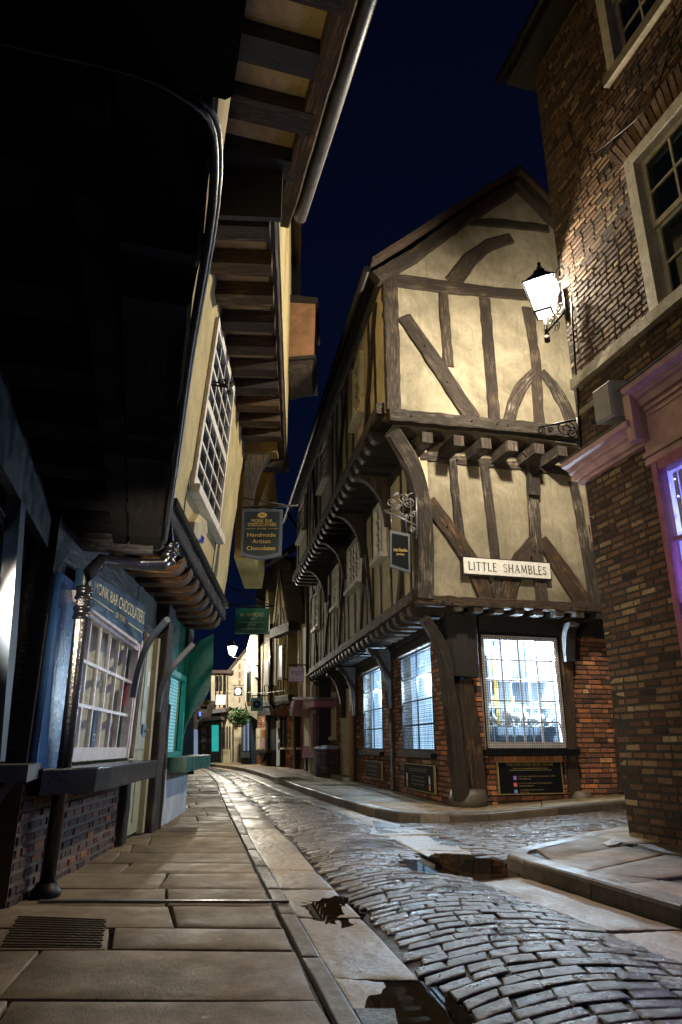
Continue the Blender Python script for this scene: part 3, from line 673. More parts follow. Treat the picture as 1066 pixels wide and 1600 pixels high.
# lane window: real lit display box
wB = sash(B, wb[0], wb[1], wb[2], wb[3], -.04, 4, 5, M['pinkw'], M['glass'], H, fw=.07, bw=.02, dep=.07)
mb = MB(); s0, s1, z0, z1 = wb; D = .62
mb.box(B, s0 - .02, s1 + .02, z0 - .02, z1 + .02, -D - .03, -D); mb.box(B, s0 - .03, s0 - .0, z0, z1, -D, -.05); mb.box(B, s1, s1 + .03, z0, z1, -D, -.05); mb.box(B, s0, s1, z1, z1 + .03, -D, -.05); mb.box(B, s0, s1, z0 - .03, z0 + .015, -D, -.05)
mb.build('display_box', M['disp'], wB)
mb = MB()
for a, b, c, d in ((.05, .42, .62, .86), (.05, .30, .38, .6), (.36, .47, .40, .62), (.62, .80, .66, .86), (.62, .78, .42, .60), (.06, .3, .2, .34), (.34, .46, .2, .34), (.6, .7, .2, .34)):
    mb.box(B, s0 + (s1 - s0) * a, s0 + (s1 - s0) * b, z0 + (z1 - z0) * c, z0 + (z1 - z0) * d, -D + .002, -D + .02)
mb.build('back_panel', M['dispD'], wB)
mb = MB()
for z, o in ((.19, -.30), (.36, -.38), (.62, -.42)): mb.box(B, s0, s1, z0 + (z1 - z0) * z, z0 + (z1 - z0) * z + .014, o - .17, o + .05)
for a in (.27, .53, .78): mb.box(B, s0 + (s1 - s0) * a, s0 + (s1 - s0) * a + .02, z0, z1, -.42, -.40)
mb.build('shelf', M['white'], wB)
mb = MB(); mb.box(B, s0 + .46, s0 + .53, z0 + .35, z1 - .1, -.5, -.47); mb.box(B, s0 + .36, s0 + .43, z0 + .62, z0 + .78, -.36, -.33); mb.box(B, s0 + .66, s0 + .72, z0 + .62, z0 + .76, -.36, -.33); mb.build('packaging_strip', M['goldenP'], wB)
g = MB()
for i in range(1, 44): g.bar(B.w(s0 + .02, z0 + (z1 - z0) * i / 44, .045), B.w(s1 - .02, z0 + (z1 - z0) * i / 44, .045), .005, .005)
for i in range(1, 36): g.bar(B.w(s0 + (s1 - s0) * i / 36, z0, .045), B.w(s0 + (s1 - s0) * i / 36, z1, .045), .004, .004)
for q in ((s0, z0, s1, z0), (s0, z1, s1, z1), (s0, z0, s0, z1), (s1, z0, s1, z1)): g.bar(B.w(q[0], q[1], .045), B.w(q[2], q[3], .045), .02, .02)
g.build('wire_grille', M['iron'], wB)
mb = MB(); mb.box(B, s0 - .07, s1 + .12, z0 - .09, z0 - .008, -.03, .16); mb.build('sill', M['black'], wB)
def busts():
    first = None
    for k, (a, z, o, sc) in enumerate(((.10, .21, -.24, .8), (.20, .2, -.20, .65), (.40, .2, -.24, 1.15), (.50, .2, -.2, .8), (.60, .2, -.25, 1.0), (.70, .2, -.2, .7), (.82, .2, -.25, .9), (.93, .2, -.22, .6))):
        P = B.w(s0 + (s1 - s0) * a, z0 + .33, o)
        if first is None:
            mb = MB(); mb.lathe((0, 0, 0), [(.055, 0), (.06, .015), (.02, .03), (.018, .05), (.075, .10), (.085, .16), (.03, .205), (.026, .25), (.0, .255)], 12)
            o_ = mb.build('jewellery_bust', M['plate']); first = o_
        else: o_ = first.copy(); COL.objects.link(o_)
        o_.location = P; o_.scale = (sc, sc * .6, sc); o_['group'] = 'white jewellery busts in the lane window'; o_['category'] = 'display bust'
        o_['label'] = ('smallest far left', 'low second from left', 'tallest', 'small one right of the tallest', 'broad middle right', 'small fourth from the right end', 'broad one near right side', 'tiny far right')[k] + ' white jewellery bust on the window display shelf'
busts()
lamp('display light', B.w(s0 + .92, z0 + 1.42, -.085), DISP_W, (.66, .84, 1), .035)
lamp('display light', B.w(s0 + .98, z0 + .62, -.14), DISP_W * .16, (.66, .84, 1), .03)
for hw in (w1, w2): lamp('display light', A.w(hw[0] + .9, hw[3] - .55, -.11), 140, (.62, .81, 1), .02)
# ground floor timbers on the lane side (read from the photo on this plane)
timber(B, [(719, 1062), (728, 1120), (733, 1190), (738, 1245)], [.34, .36, .40, .46], -.02, .07, 'post', M['oakBrown'], H, px=0)
timber(B, [(716, 962), (718, 1058)], [.5, .52], -.02, .14, 'post_head', M['oakDark'], H, px=0)
timber(B, [(880, 985), (884, 1040), (890, 1150), (896, 1238)], [.24, .17, .17, .19], -.02, .06, 'post', M['oakBrown'], H, px=0)
timber(B, [(960, 1000), (964, 1110), (972, 1238)], .15, -.02, .06, 'post', M['oakBrown'], H, px=0)
mb = MB(); mb.lathe(B.w(1.98, .08, .02), [(.16, 0), (.17, .08), (.13, .17), (.0, .18)], 10); mb.build('pad_stone', M['kerb'], H); mb = MB(); mb.lathe(B.w(.2, .06, -.02), [(.27, 0), (.28, .12), (.24, .24), (0, .26)], 9, t=.2); mb.build('pad_stone', M['kerb'], H)
def curvebar(pts, wd, dep, name, m, parent, side=None, n=16):
    """bent timber through 3D points (Catmull-Rom), rectangular section"""
    P = [Vector(p) for p in pts]; P = [P[0] * 2 - P[1]] + P + [P[-1] * 2 - P[-2]]; out = []
    for i in range(1, len(P) - 2):
        for k in range(n // (len(P) - 3) + 1):
            t = k / (n // (len(P) - 3) + 1); a, b, c, d = P[i - 1:i + 3]
            out.append(.5 * ((2 * b) + (c - a) * t + (2 * a - 5 * b + 4 * c - d) * t * t + (3 * b - a - 3 * c + d) * t ** 3))
    out.append(P[-2]); rings = []; ws = wd if isinstance(wd, (list, tuple)) else [wd] * 2
    for i, p in enumerate(out):
        e = (out[min(i + 1, len(out) - 1)] - out[max(i - 1, 0)]).normalized(); s_ = (side - e * side.dot(e)).normalized(); u = s_.cross(e)
        f = i / (len(out) - 1) * (len(ws) - 1); k = min(int(f), len(ws) - 2); w_ = ws[k] + (ws[k + 1] - ws[k]) * (f - k)
        w_ *= 1 + .08 * noise.noise(Vector((i * .4, w_ * 9, 1))); c_ = .18
        rings.append([p + s_ * a * w_ / 2 + u * b * dep / 2 for a, b in ((-1, -1 + c_), (-1 + c_, -1), (1 - c_, -1), (1, -1 + c_), (1, 1 - c_), (1 - c_, 1), (-1 + c_, 1), (-1, 1 - c_))])
    mb = MB(); mb.grid(rings, t=random.random()); return mb.build(name, m, parent)
def at(F, o, L): return [F.w(*F.pix(x, y, oo), oo) for x, y, oo in [(q[0], q[1], q[2] if len(q) > 2 else o) for q in L]]
# bent corner brace from pavement to jetty corner
curvebar(at(B, .2, [(722, 1250, .10), (713, 1180, .10), (702, 1090, .13), (690, 1015, .22), (663, 966, .33)]), [.20, .17, .15, .15, .13], .2, 'corner_brace', M['oakMid'], H, side=B.d)
# knee brackets under the street jetty
def knee(F, s, o0, o1, zt, zb, wd, root, m, name='bracket', th=.10):
    n = 9; out = []; inn = []
    for k in range(n + 1):
        a = R_(90) * k / n; out.append((o1 - (o1 - o0) * math.sin(a) * 1.0, zt - (zt - zb) * (1 - math.cos(a)) if False else zt - (zt - zb) * (1 - math.cos(a))))
    poly = [(o0, zb), (o0, zt), (o1, zt), (o1, zt - .06)] + [(o0 + th + (o1 - o0 - th) * (1 - math.sin(R_(90) * k / n)), zt - .06 - (zt - zb - .06) * (1 - math.cos(R_(90) * k / n))) for k in range(1, n + 1)]
    mb = MB(); mb.prism(poly, F.n, ZUP, F.w(s - wd / 2, 0, 0), F.d * wd, t=random.random()); return mb.build(name, m, root)
for s in (3.35, 6.75, 8.3, 10.9): knee(A, s, .02, .5, 2.66, 1.55, .16, H, M['oakDark'])
knee(B, 1.97, .05, .34, 2.68, 2.1, .16, H, M['oakDark'])
# jetty joists
for i in range(26):
    s = .05 + i * .425
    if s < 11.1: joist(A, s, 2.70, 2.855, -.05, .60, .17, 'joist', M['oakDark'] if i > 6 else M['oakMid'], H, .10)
for s in (.0, .33, .66, 1.0, 1.33, 1.68, 2.05, 2.42): joist(B, s, 2.74, 2.88, -.05, .40, .15, 'joist', M['oakMid'], H, .0)
mb = MB(); mb.box(A, sA1 + .1, LEN, 2.858, 2.875, -.2, .5); mb.box(B, -.3, 3.2, 2.882, 2.90, -.2, .30); mb.build('soffit', M['plS'], H)
# first floor
mb = MB(); mb.box(A, sA1 + .02, LEN, 2.88, 5.45, OA - .22, OA - .03); mb.build('wall', M['plA'], H)
mb = MB(); mb.box(B, -.57, 3.2, 2.9, 5.45, OB - .22, OB - .03); mb.build('wall', M['plB'], H)
TB = lambda pts, wd, m='oakB', name='stud', o=OB, th=.035: timber(B, pts, wd, o - .06, o + th - .03, name, M[m], H, px=o)
TB([(650, 937), (672, 939), (938, 951), (965, 952)], .15, 'oakBrown', 'bressummer', th=.10)
TB([(657, 712), (884, 735), (915, 738)], .15, 'oakB', 'top_plate')
curvebar(at(B, OB, [(662, 936, OB + .0), (663, 850, OB + .02), (657, 780, OB + .06), (642, 725, OB + .2), (614, 676, OB2 - .05)]), [.25, .25, .25, .25, .22], .2, 'corner_post', M['oakB'], H, side=B.d)
TB([(708, 721), (713, 780), (722, 850)], .14); TB([(758, 728), (768, 810), (776, 880), (779, 937)], .16)
TB([(670, 782), (705, 830), (742, 885), (762, 937)], [.24, .27, .28], 'oakBrown', 'brace', th=.05)
TB([(833, 772), (838, 850), (848, 945)], .20, 'oakB', 'king_post', th=.05)
TB([(838, 842), (815, 872), (800, 905), (793, 938)], [.2, .27, .28], 'oakBrown', 'brace', th=.045); TB([(846, 842), (868, 875), (892, 910), (914, 945)], [.2, .30, .32], 'oakBrown', 'brace', th=.045)
TB([(897, 752), (908, 810), (920, 880), (930, 945)], .17); TB([(925, 820), (940, 948)], .10)
# corbel bracket above the king post
curvebar(at(B, OB, [(834, 775, OB + .02), (832, 735, OB + .04), (832, 706, OB2 - .15)]), [.19, .19, .26], .14, 'corbel', M['oakB'], H, side=B.d)
# second jetty joists, lane side
for x in (667, 716, 760, 801, 841, 878):
    s, z = B.pix(x, 684 + (x - 667) * .10, OB2 + .05); joist(B, s, z - .085, z + .085, OB - .05, OB2 + .07, .17, 'joist', M['oakB'], H, .0)
mb = MB(); mb.box(B, -1.0, 3.4, 5.50, 5.52, 0, OB2 - .05); mb.build('soffit', M['plB'], H)
# second floor and gable
gz_ = B.pix(592, 432, OB2)[1]; apex = B.pix(803, 287, OB2)
mb = MB(); mb.poly(B, [(-1.17, 5.56), (4.0, 5.72), (4.0, 8.0), (apex[0] + .05, apex[1] - .12), (-1.17, 8.0)], OB2 - .25, OB2 - .03); mb.build('gable_wall', M['plB'], H)
T2 = lambda pts, wd, m='oakB', name='stud', th=.035: timber(B, pts, wd, OB2 - .06, OB2 + th - .03, name, M[m], H, px=OB2)
T2([(606, 650), (700, 659), (800, 668), (925, 682)], .20, 'oakB', 'bressummer', th=.12)
T2([(609, 440), (612, 520), (615, 643)], [.26, .24, .23], 'oakMid', 'corner_post', th=.07)
T2([(632, 495), (660, 535), (700, 595), (740, 655)], [.24, .27, .28], 'oakMid', 'brace', th=.05)
T2([(693, 455), (697, 510), (702, 572)], .17, 'oakMid'); T2([(758, 465), (766, 560), (774, 660)], .20, 'oakMid')
T2([(826, 480), (838, 560), (840, 600), (844, 665)], [.24, .17, .19, .19], 'oakMid', 'king_post')
T2([(836, 580), (815, 604), (802, 632), (794, 664)], [.15, .21, .19], 'oakB', 'brace', th=.05); T2([(846, 580), (866, 603), (884, 635), (896, 668)], [.15, .22, .22], 'oakB', 'brace', th=.05)
T2([(590, 436), (650, 442), (710, 450), (790, 458), (905, 468)], [.2, .24, .2, .2, .2], 'oakMid', 'tie_beam', th=.06)
T2([(708, 442), (735, 405), (765, 382), (800, 372)], [.30, .26, .22, .2], 'oakMid', 'arch_brace', th=.04); T2([(733, 345), (800, 350), (858, 357)], .16, 'oakMid', 'collar')
T2([(912, 480), (918, 560), (922, 672)], .2, 'oakMid')
bargeL = [B.pix(588, 431, OB2 + .15), B.pix(650, 395, OB2 + .15), B.pix(720, 343, OB2 + .15), B.pix(803, 290, OB2 + .15)]
timber(B, bargeL, .20, OB2 + .0, OB2 + .16, 'barge_board', M['oakMid'], H); timber(B, [(apex[0], apex[1] - .03), (4.2, 7.9)], .20, OB2 + .0, OB2 + .16, 'barge_board', M['oakMid'], H)
# roof slopes
eL = B.w(-1.45, 8.06, OB2 + .25); eR = B.w(4.4, 7.8, OB2 + .25); ap = B.w(apex[0], apex[1] + .12, OB2 + .25); dv = A.d * (LEN + .9)
mb = MB()
for e in (eL, eR):
    up_ = Vector((0, 0, .09)); q = [e, ap, ap + dv, e + dv]; mb.grid([[q[0], q[1], q[1] + up_, q[0] + up_], [q[3], q[2], q[2] + up_, q[3] + up_]])
mb.build('roof', M['roof'], H)
# street side upper floors
mb = MB(); mb.box(A, sA2 + .02, 10.45, 5.6, 8.1, OA2 - .22, OA2 - .03); mb.build('wall', M['plA'], H)
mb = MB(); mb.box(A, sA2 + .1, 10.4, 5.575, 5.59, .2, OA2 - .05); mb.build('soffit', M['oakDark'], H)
TA = lambda pts, wd, o, m='oakMid', name='stud', th=.02: timber(A, pts, wd, o - .06, o + th - .03, name, M[m], H)
TA([(sA1 + .05, 2.95), (LEN, 2.95)], .17, OA, 'oakBrown', 'bressummer', .12); TA([(sA1 + .1, 5.3), (LEN, 5.3)], .16, OA, name='top_plate', th=.06)
TA([(sA2 + .05, 5.68), (10.45, 5.68)], .18, OA2, 'oakMid', 'bressummer', .12); TA([(sA2 + .1, 7.98), (10.45, 7.98)], .18, OA2, name='wall_plate', th=.06)
for s in (.05, .5, 1.25, 2.62, 3.2, 5.15, 5.65, 6.15, 7.05, 7.6, 8.2, 8.8, 9.25, 10.45, 11.3): TA([(s, 3.0), (s + random.uniform(-.05, .05), 5.25)], random.uniform(.10, .14), OA)
for s in (2.0, 3.75, 4.4, 6.6, 9.8): TA([(s, 3.0), (s, 4.0)], .13, OA)
for a, b in ((.05, .75), (3.15, 2.65), (3.25, 3.75), (5.7, 6.3), (7.6, 8.5), (10.4, 9.8)): TA([(a, 4.6), (b, 3.02)], .15, OA, name='brace', th=.055)
for s in (-.35, .1, 1.5, 2.1, 2.7, 3.25, 3.8, 5.6, 6.2, 6.8, 7.4, 7.9, 9.9, 10.4): TA([(s, 5.75), (s + random.uniform(-.05, .05), 7.9)], random.uniform(.10, .14), OA2)
for a, b in ((2.0, 3.2), (6.9, 6.0), (-.5, .4)): TA([(a, 7.8), (b, 5.8)], .15, OA2, name='brace', th=.055)
for i in range(26):
    s = -.2 + i * .41
    joist(A, s, 5.40, 5.575, OA - .05, OA2 + .06, .17, 'joist', M['oakDark'], H, .10)
for s, o0, o1, zt, zb in ((1.2, OA, OA2, 5.4, 4.5), (3.3, OA, OA2, 5.4, 4.5), (5.3, OA, OA2, 5.4, 4.5), (8.0, OA, OA2, 5.4, 4.5)): knee(A, s, o0, o1, zt, zb, .13, H, M['oakMid'], th=.08)
for s0_, s1_, z0_, z1_, nx in ((1.5, 2.25, 4.12, 5.15, 2), (3.5, 4.9, 4.12, 5.1, 4), (6.25, 6.9, 4.1, 5.1, 2), (9.45, 10.2, 4.1, 5.15, 2)): sash(A, s0_, s1_, z0_, z1_, OA - .02, nx, 4, M['sashOld'], flatm('grey curtained pane', (.17, .16, .15), .4), H, fw=.07, bw=.03, dep=.07, sill=M['sashOld'])
for s0_, s1_, z0_, z1_, nx in ((.45, 1.2, 6.35, 7.5, 2), (4.22, 5.35, 6.65, 7.6, 3), (8.15, 9.6, 6.6, 7.6, 4)): sash(A, s0_, s1_, z0_, z1_, OA2 - .02, nx, 4, M['sashOld'], M['dglass'], H, fw=.07, bw=.03, dep=.07, sill=M['sashOld'])
mb = MB(); mb.tube([A.w(-1.1, 7.98, OA2 + .26), A.w(LEN + .6, 7.98, OA2 + .26)], .06); mb.tube([A.w(10.9, 7.95, OA2 + .24), A.w(10.95, 7.3, OA2 - .2), A.w(10.95, 5.5, OA + .15), A.w(11.1, 3.0, OA + .1), A.w(11.3, 2.6, .4), A.w(11.3, .15, .4)], .05); mb.build('gutter', M['iron'], H)
mb = MB(); mb.box(A, LEN - .2, LEN, .0, 5.5, -3.5, OA - .05); mb.box(A, 10.3, 10.5, 5.5, 8.1, -3.5, OA2 - .06); mb.build('end_wall', M['plA'], H)

# street name plate
def letters_roman(word, c, rdir, up, width, height, nrm, m, parent):
    """carved roman capitals with thick and thin strokes and serifs"""
    K, k = .145, .075
    def seg(a, b, c_, d, w_): return ('s', a, b, c_, d, w_)
    G = {'L': (.62, [seg(.14, 0, .14, 1, K), seg(.05, .03, .58, .03, k), seg(.58, 0, .58, .16, k), seg(.03, .98, .26, .98, .04)]),
         'I': (.30, [seg(.15, 0, .15, 1, K), seg(.03, .98, .27, .98, .04), seg(.03, .02, .27, .02, .04)]),
         'T': (.72, [seg(.36, 0, .36, 1, K), seg(.02, .97, .70, .97, k), seg(.04, .84, .04, 1, .04), seg(.68, .84, .68, 1, .04), seg(.24, .02, .48, .02, .04)]),
         'E': (.62, [seg(.14, 0, .14, 1, K), seg(.05, .03, .56, .03, k), seg(.05, .97, .54, .97, k), seg(.14, .52, .46, .52, k), seg(.56, 0, .56, .15, .04), seg(.54, .85, .54, 1, .04), seg(.46, .45, .46, .6, .04)]),
         'H': (.85, [seg(.14, 0, .14, 1, K), seg(.70, 0, .70, 1, K), seg(.14, .52, .7, .52, k), seg(.03, .98, .26, .98, .04), seg(.03, .02, .26, .02, .04), seg(.59, .98, .82, .98, .04), seg(.59, .02, .82, .02, .04)]),
         'A': (.82, [seg(.10, 0, .40, 1, k), seg(.40, 1, .72, 0, K), seg(.20, .36, .60, .36, k), seg(.0, .02, .2, .02, .04), seg(.6, .02, .84, .02, .04)]),
         'M': (1.0, [seg(.12, 0, .18, 1, k), seg(.18, 1, .50, .12, K), seg(.50, .12, .80, 1, k), seg(.80, 1, .87, 0, K), seg(.02, .02, .22, .02, .04), seg(.76, .02, .98, .02, .04)]),
         'B': (.66, [seg(.14, 0, .14, 1, K), seg(.05, .97, .36, .97, k), seg(.05, .53, .38, .53, k), seg(.05, .03, .38, .03, k), ('a', .36, .75, .22, .16, -90, 90, .09), ('a', .38, .28, .25, .20, -90, 90, .10)]),
         'S': (.58, [('a', .28, .75, .225, .19, 20, 270, .075), ('a', .28, .26, .235, .20, -160, 90, .085), seg(.49, .74, .49, .95, .04), seg(.05, .05, .05, .26, .04)]), ' ': (.75, [])}
    tot = sum(G[ch][0] + .14 for ch in word) - .14; sx = width / tot; x = -width / 2; mb = MB()
    W = lambda a, b: c + rdir * (x + a * sx) + up * ((b - .5) * height) + nrm * .004
    for ch in word:
        wd, st = G[ch]
        for q in st:
            if q[0] == 's':
                a = Vector(q[1:3]); b = Vector(q[3:5]); e = (b - a).normalized(); n_ = Vector((-e.y, e.x)) * q[5] / 2; P = [a + n_, b + n_, b - n_, a - n_]
                mb.face([W(p.x, p.y) for p in P])
            else:
                _, cx, cy, rx, ry, a0, a1, th = q; n = 14
                for i in range(n):
                    t0, t1 = R_(a0 + (a1 - a0) * i / n), R_(a0 + (a1 - a0) * (i + 1) / n); mb.face([W(cx + math.cos(t) * (rx + s_ * th / 2), cy + math.sin(t) * (ry + s_ * th / 2)) for t, s_ in ((t0, -1), (t1, -1), (t1, 1), (t0, 1))])
        x += (wd + .14) * sx
    # faces on one plane overlap: lift each a hair
    for i, f in enumerate(mb.f):
        for v in f: mb.v[v] = mb.v[v] + nrm * (.00004 * i)
    return mb.build('lettering', m, parent, fix=False)
q = B.P([(722, 869), (860, 879), (861, 906), (722, 899)], OB + .06)
sx0, sx1, sz0, sz1 = q[0][0], q[1][0], (q[3][1] + q[2][1]) / 2, (q[0][1] + q[1][1]) / 2; tl_ = (q[1][1] - q[0][1])
NP = thing('street_name_plate', 'long white street name plate with black capitals on the plaster corner wall', 'street sign', B.w((sx0 + sx1) / 2, sz0, OB + .04))
class Fq:
    w = staticmethod(lambda a, z, o: B.w(a, z + tl_ * ((a - sx0) / (sx1 - sx0) - .5), o))
mb = MB(); mb.box(Fq, sx0, sx1, sz0, sz1, OB + .02, OB + .055); mb.build('backing', M['ink'], NP)
mb = MB(); mb.box(Fq, sx0 + .02, sx1 - .015, sz0 + .025, sz1 - .015, OB + .05, OB + .062); mb.build('plate', M['plate'], NP)
rd = (Fq.w(sx1, sz0, 0) - Fq.w(sx0, sz0, 0)).normalized()
letters_roman('LITTLE SHAMBLES', Fq.w((sx0 + sx1) / 2, (sz0 + sz1) / 2 + .003, OB + .062), rd, ZUP, (sx1 - sx0) * .88, (sz1 - sz0) * .46, B.n, M['ink'], NP)

# plaques
def plaque(F, px, o, label, rows, mats=('boardB', 'goldD'), frame='goldD', extra=None):
    q = F.P(px, o); s0, s1 = min(p[0] for p in q), max(p[0] for p in q); z0, z1 = min(p[1] for p in q), max(p[1] for p in q)
    t_ = thing('information_board', label, 'notice board', F.w((s0 + s1) / 2, z0, o)); r = F.r; sg = 1 if F.d.dot(r) > 0 else -1
    mb = MB(); mb.box(F, s0, s1, z0, z1, o - .02, o + .018); mb.build('frame', M[frame], t_)
    mb = MB(); mb.box(F, s0 + .015, s1 - .015, z0 + .015, z1 - .015, o, o + .022); mb.build('panel', M[mats[0]], t_)
    for body, x, y, w_, h in rows:   # x,y: centre 0..1 from left/top in reading order
        a = x if sg > 0 else 1 - x; text(body, F.w(s0 + (s1 - s0) * a, z1 - (z1 - z0) * y, o + .022), r, ZUP, (s1 - s0) * w_, (z1 - z0) * h, F.n, M[mats[1]], t_)
    if extra: extra(t_, s0, s1, z0, z1)
    return t_
def icons(t_, s0, s1, z0, z1):
    for k, (m_, ch) in enumerate((('purS', 'f'), ('redS', 'o'), ('bluS', 'v'))):
        c = B.w(s0 + (s1 - s0) * .25, z1 - (z1 - z0) * (.50 + k * .205), .082); h = .028
        mb = MB(); mb.poly(B, [((c - B.o).dot(B.d) + a * h, c.z + b * h) for a, b in ((-1, -.7), (-.7, -1), (.7, -1), (1, -.7), (1, .7), (.7, 1), (-.7, 1), (-1, .7))], .08, .086); ic = mb.build('icon', M[m_], t_)
        text(ch, B.w((c - B.o).dot(B.d), c.z, .087), B.r, ZUP, .022 if k else .016, .034 if not k else .022, B.n, M['plate'], ic)
plaque(B, [(776, 1190), (876, 1191), (878, 1240), (780, 1242)], .06, 'black board with gold border and three social icons under the lane shop window',
       [('FIND EVEN MORE PIECES ONLINE!', .5, .10, .72, .085), ('WWW.LITTLESHAMBLESJEWELLERY.CO.UK', .5, .22, .55, .05), ('_______________________', .5, .27, .66, .012), ('LITTLE SHAMBLES JEWELLERY YORK', .59, .46, .58, .04), ('FACEBOOK', .40, .53, .20, .04),
        ('LITTLE SHAMBLES JEWELLERY', .56, .67, .52, .04), ('INSTAGRAM', .42, .74, .22, .04), ('SHAMBLES JEWELLERY', .50, .87, .38, .04), ('TWITTER', .38, .94, .14, .04)], extra=icons)
def candles(t_, s0, s1, z0, z1):
    for a in (.12, .88):
        s = s0 + (s1 - s0) * a; zc = z0 + (z1 - z0) * .32
        mb = MB(); mb.box(A, s - .03, s + .03, zc - .09, zc - .01, .08, .087); i1 = mb.build('yellow_label', M['flY'], t_)
        mb = MB(); mb.poly(A, [(s - .03, zc), (s + .03, zc), (s + .03, zc + .07), (s + .01, zc + .12), (s - .01, zc + .12), (s - .03, zc + .07)], .08, .087); mb.build('bottle_picture', M['plate'], t_)
plaque(A, [(634, 1192), (679, 1196), (679, 1240), (634, 1231)], .06, 'black board with gold border and two yellow bottles under the wider street window',
       [('WHOLESALE JEWELLERY', .5, .2, .62, .08), ('_________________', .5, .27, .6, .012), ('JEWELLERY REPAIRS', .5, .48, .4, .06), ('ALTERATIONS & ENGRAVING', .5, .62, .46, .06), ('PLEASE ASK INSIDE', .5, .76, .4, .06)], extra=candles)
plaque(A, [(572, 1188), (597, 1191), (597, 1219), (572, 1213)], .06, 'small black board under the narrow street window beside the orange door jamb',
       [('EAR PIERCING', .5, .3, .6, .12), ('OPEN DAILY', .5, .55, .5, .09), ('ASK IN STORE', .5, .78, .5, .09)])

# hanging sign with scroll bracket on the corner post
def scrollbracket(P0, P1, down, root, m='iron', size=.3, name='bracket'):
    d = (P1 - P0); L = d.length; d = d / L; mb = MB()
    mb.tube([P0, P1], .012, 6); mb.tube([P0 - down * (-size), P0 + down * 0], .012, 6) if False else None
    for f, r, st, dn in ((.14, size * .30, math.pi, 1), (.42, size * .26, math.pi, -1), (.68, size * .2, math.pi, 1), (.92, size * .14, math.pi, -1)):
        c = P0 + d * L * f - down * (-1) * 0 + (-down) * (-r) ; mb.tube(spiral(P0 + d * L * f + down * (r + .012), d, down, r, 1.6, -math.pi / 2, 22, dn), .008, 5)
    return mb, d, L
JS = thing('hanging_sign', 'dark shop sign with blue frame hanging from a scrolled iron bracket on the corner post', 'shop sign')
JS.location = B.w(-.62, 4.2, OB + .1)
Yj = 9.55
P0, P1 = aty(652, 822, Yj), aty(600, 797, Yj)
mb = MB(); mb.tube([P0, P1], .014, 6); mb.tube([aty(650, 762, Yj), aty(652, 842, Yj)], .016, 6)
X_, Z_ = Vector((1, 0, 0)), ZUP
for x, y, r, dn, st in ((611, 786, .075, 1, -1.57), (622, 792, .05, -1, -1.57), (640, 785, .085, 1, 3.1), (632, 778, .10, -1, 0), (645, 804, .06, 1, 0), (627, 805, .05, 1, 1.5), (634, 808, .045, -1, 1.5), (645, 827, .05, 1, 1.5), (619, 773, .04, 1, 0)): mb.tube(spiral(aty(x, y, Yj), X_, Z_, r, 1.7, st, 24, dn), .008, 5)
mb.tube([aty(650, 768, Yj), aty(640, 772, Yj), aty(622, 795, Yj), aty(604, 797, Yj)], .010, 5)
for x in (611, 634): mb.tube([aty(x, 803, Yj), aty(x + 1, 832, Yj)], .008, 5)
mb.build('bracket', M['ironG'], JS)
E_ = lambda Y: Fr((0, Y), 90, 1)
FJ = Fr((aty(623, 860, Yj).x, Yj), 78, 1)
mb = MB(); mb.poly(FJ, FJ.P([(609, 829), (640, 835), (641, 896), (609, 886)]), -.02, .02); mb.build('frame', M['frameB'], JS)
mb = MB(); mb.poly(FJ, FJ.P([(612, 834), (637, 839), (638, 891), (612, 882)]), -.025, .025); mb.build('board', M['boardB'], JS)
for body, x, y, w_, h in (('Little Shambles', 625, 860, .21, .05), ('Jewellery', 625, 867, .12, .04)): text(body, FJ.w(*FJ.pix(x, y), .026), FJ.r, ZUP, w_, h, FJ.n, M['gold'], JS)

# brick pier beside the door
mb = MB(); pr = thing('brick_pier', 'low brick pier with rounded metal lid standing against the dark end post', 'pier', A.w(9.5, .09, .3))
F1 = Fr((A.w(9.2, 0, 0).x, A.w(9.2, 0, 0).y), -10.3 + 90, 1)
panel(mb, F1, -.62, -.02, .06, .78, -.01, .5, (), 0); bricks(mb, F1, -.62, -.02, .06, .78, 0, dark=.15); mb.build('brickwork', [M['mor'], M['brL']], pr)
mb = MB(); mb.prism([(-.64, .78), (-.64, .81), (-.5, .86), (-.3, .88), (-.1, .86), (0, .81), (0, .78)], F1.d, ZUP, F1.w(0, 0, .03), -F1.n * .6); mb.build('lid', M['ironG'], pr)

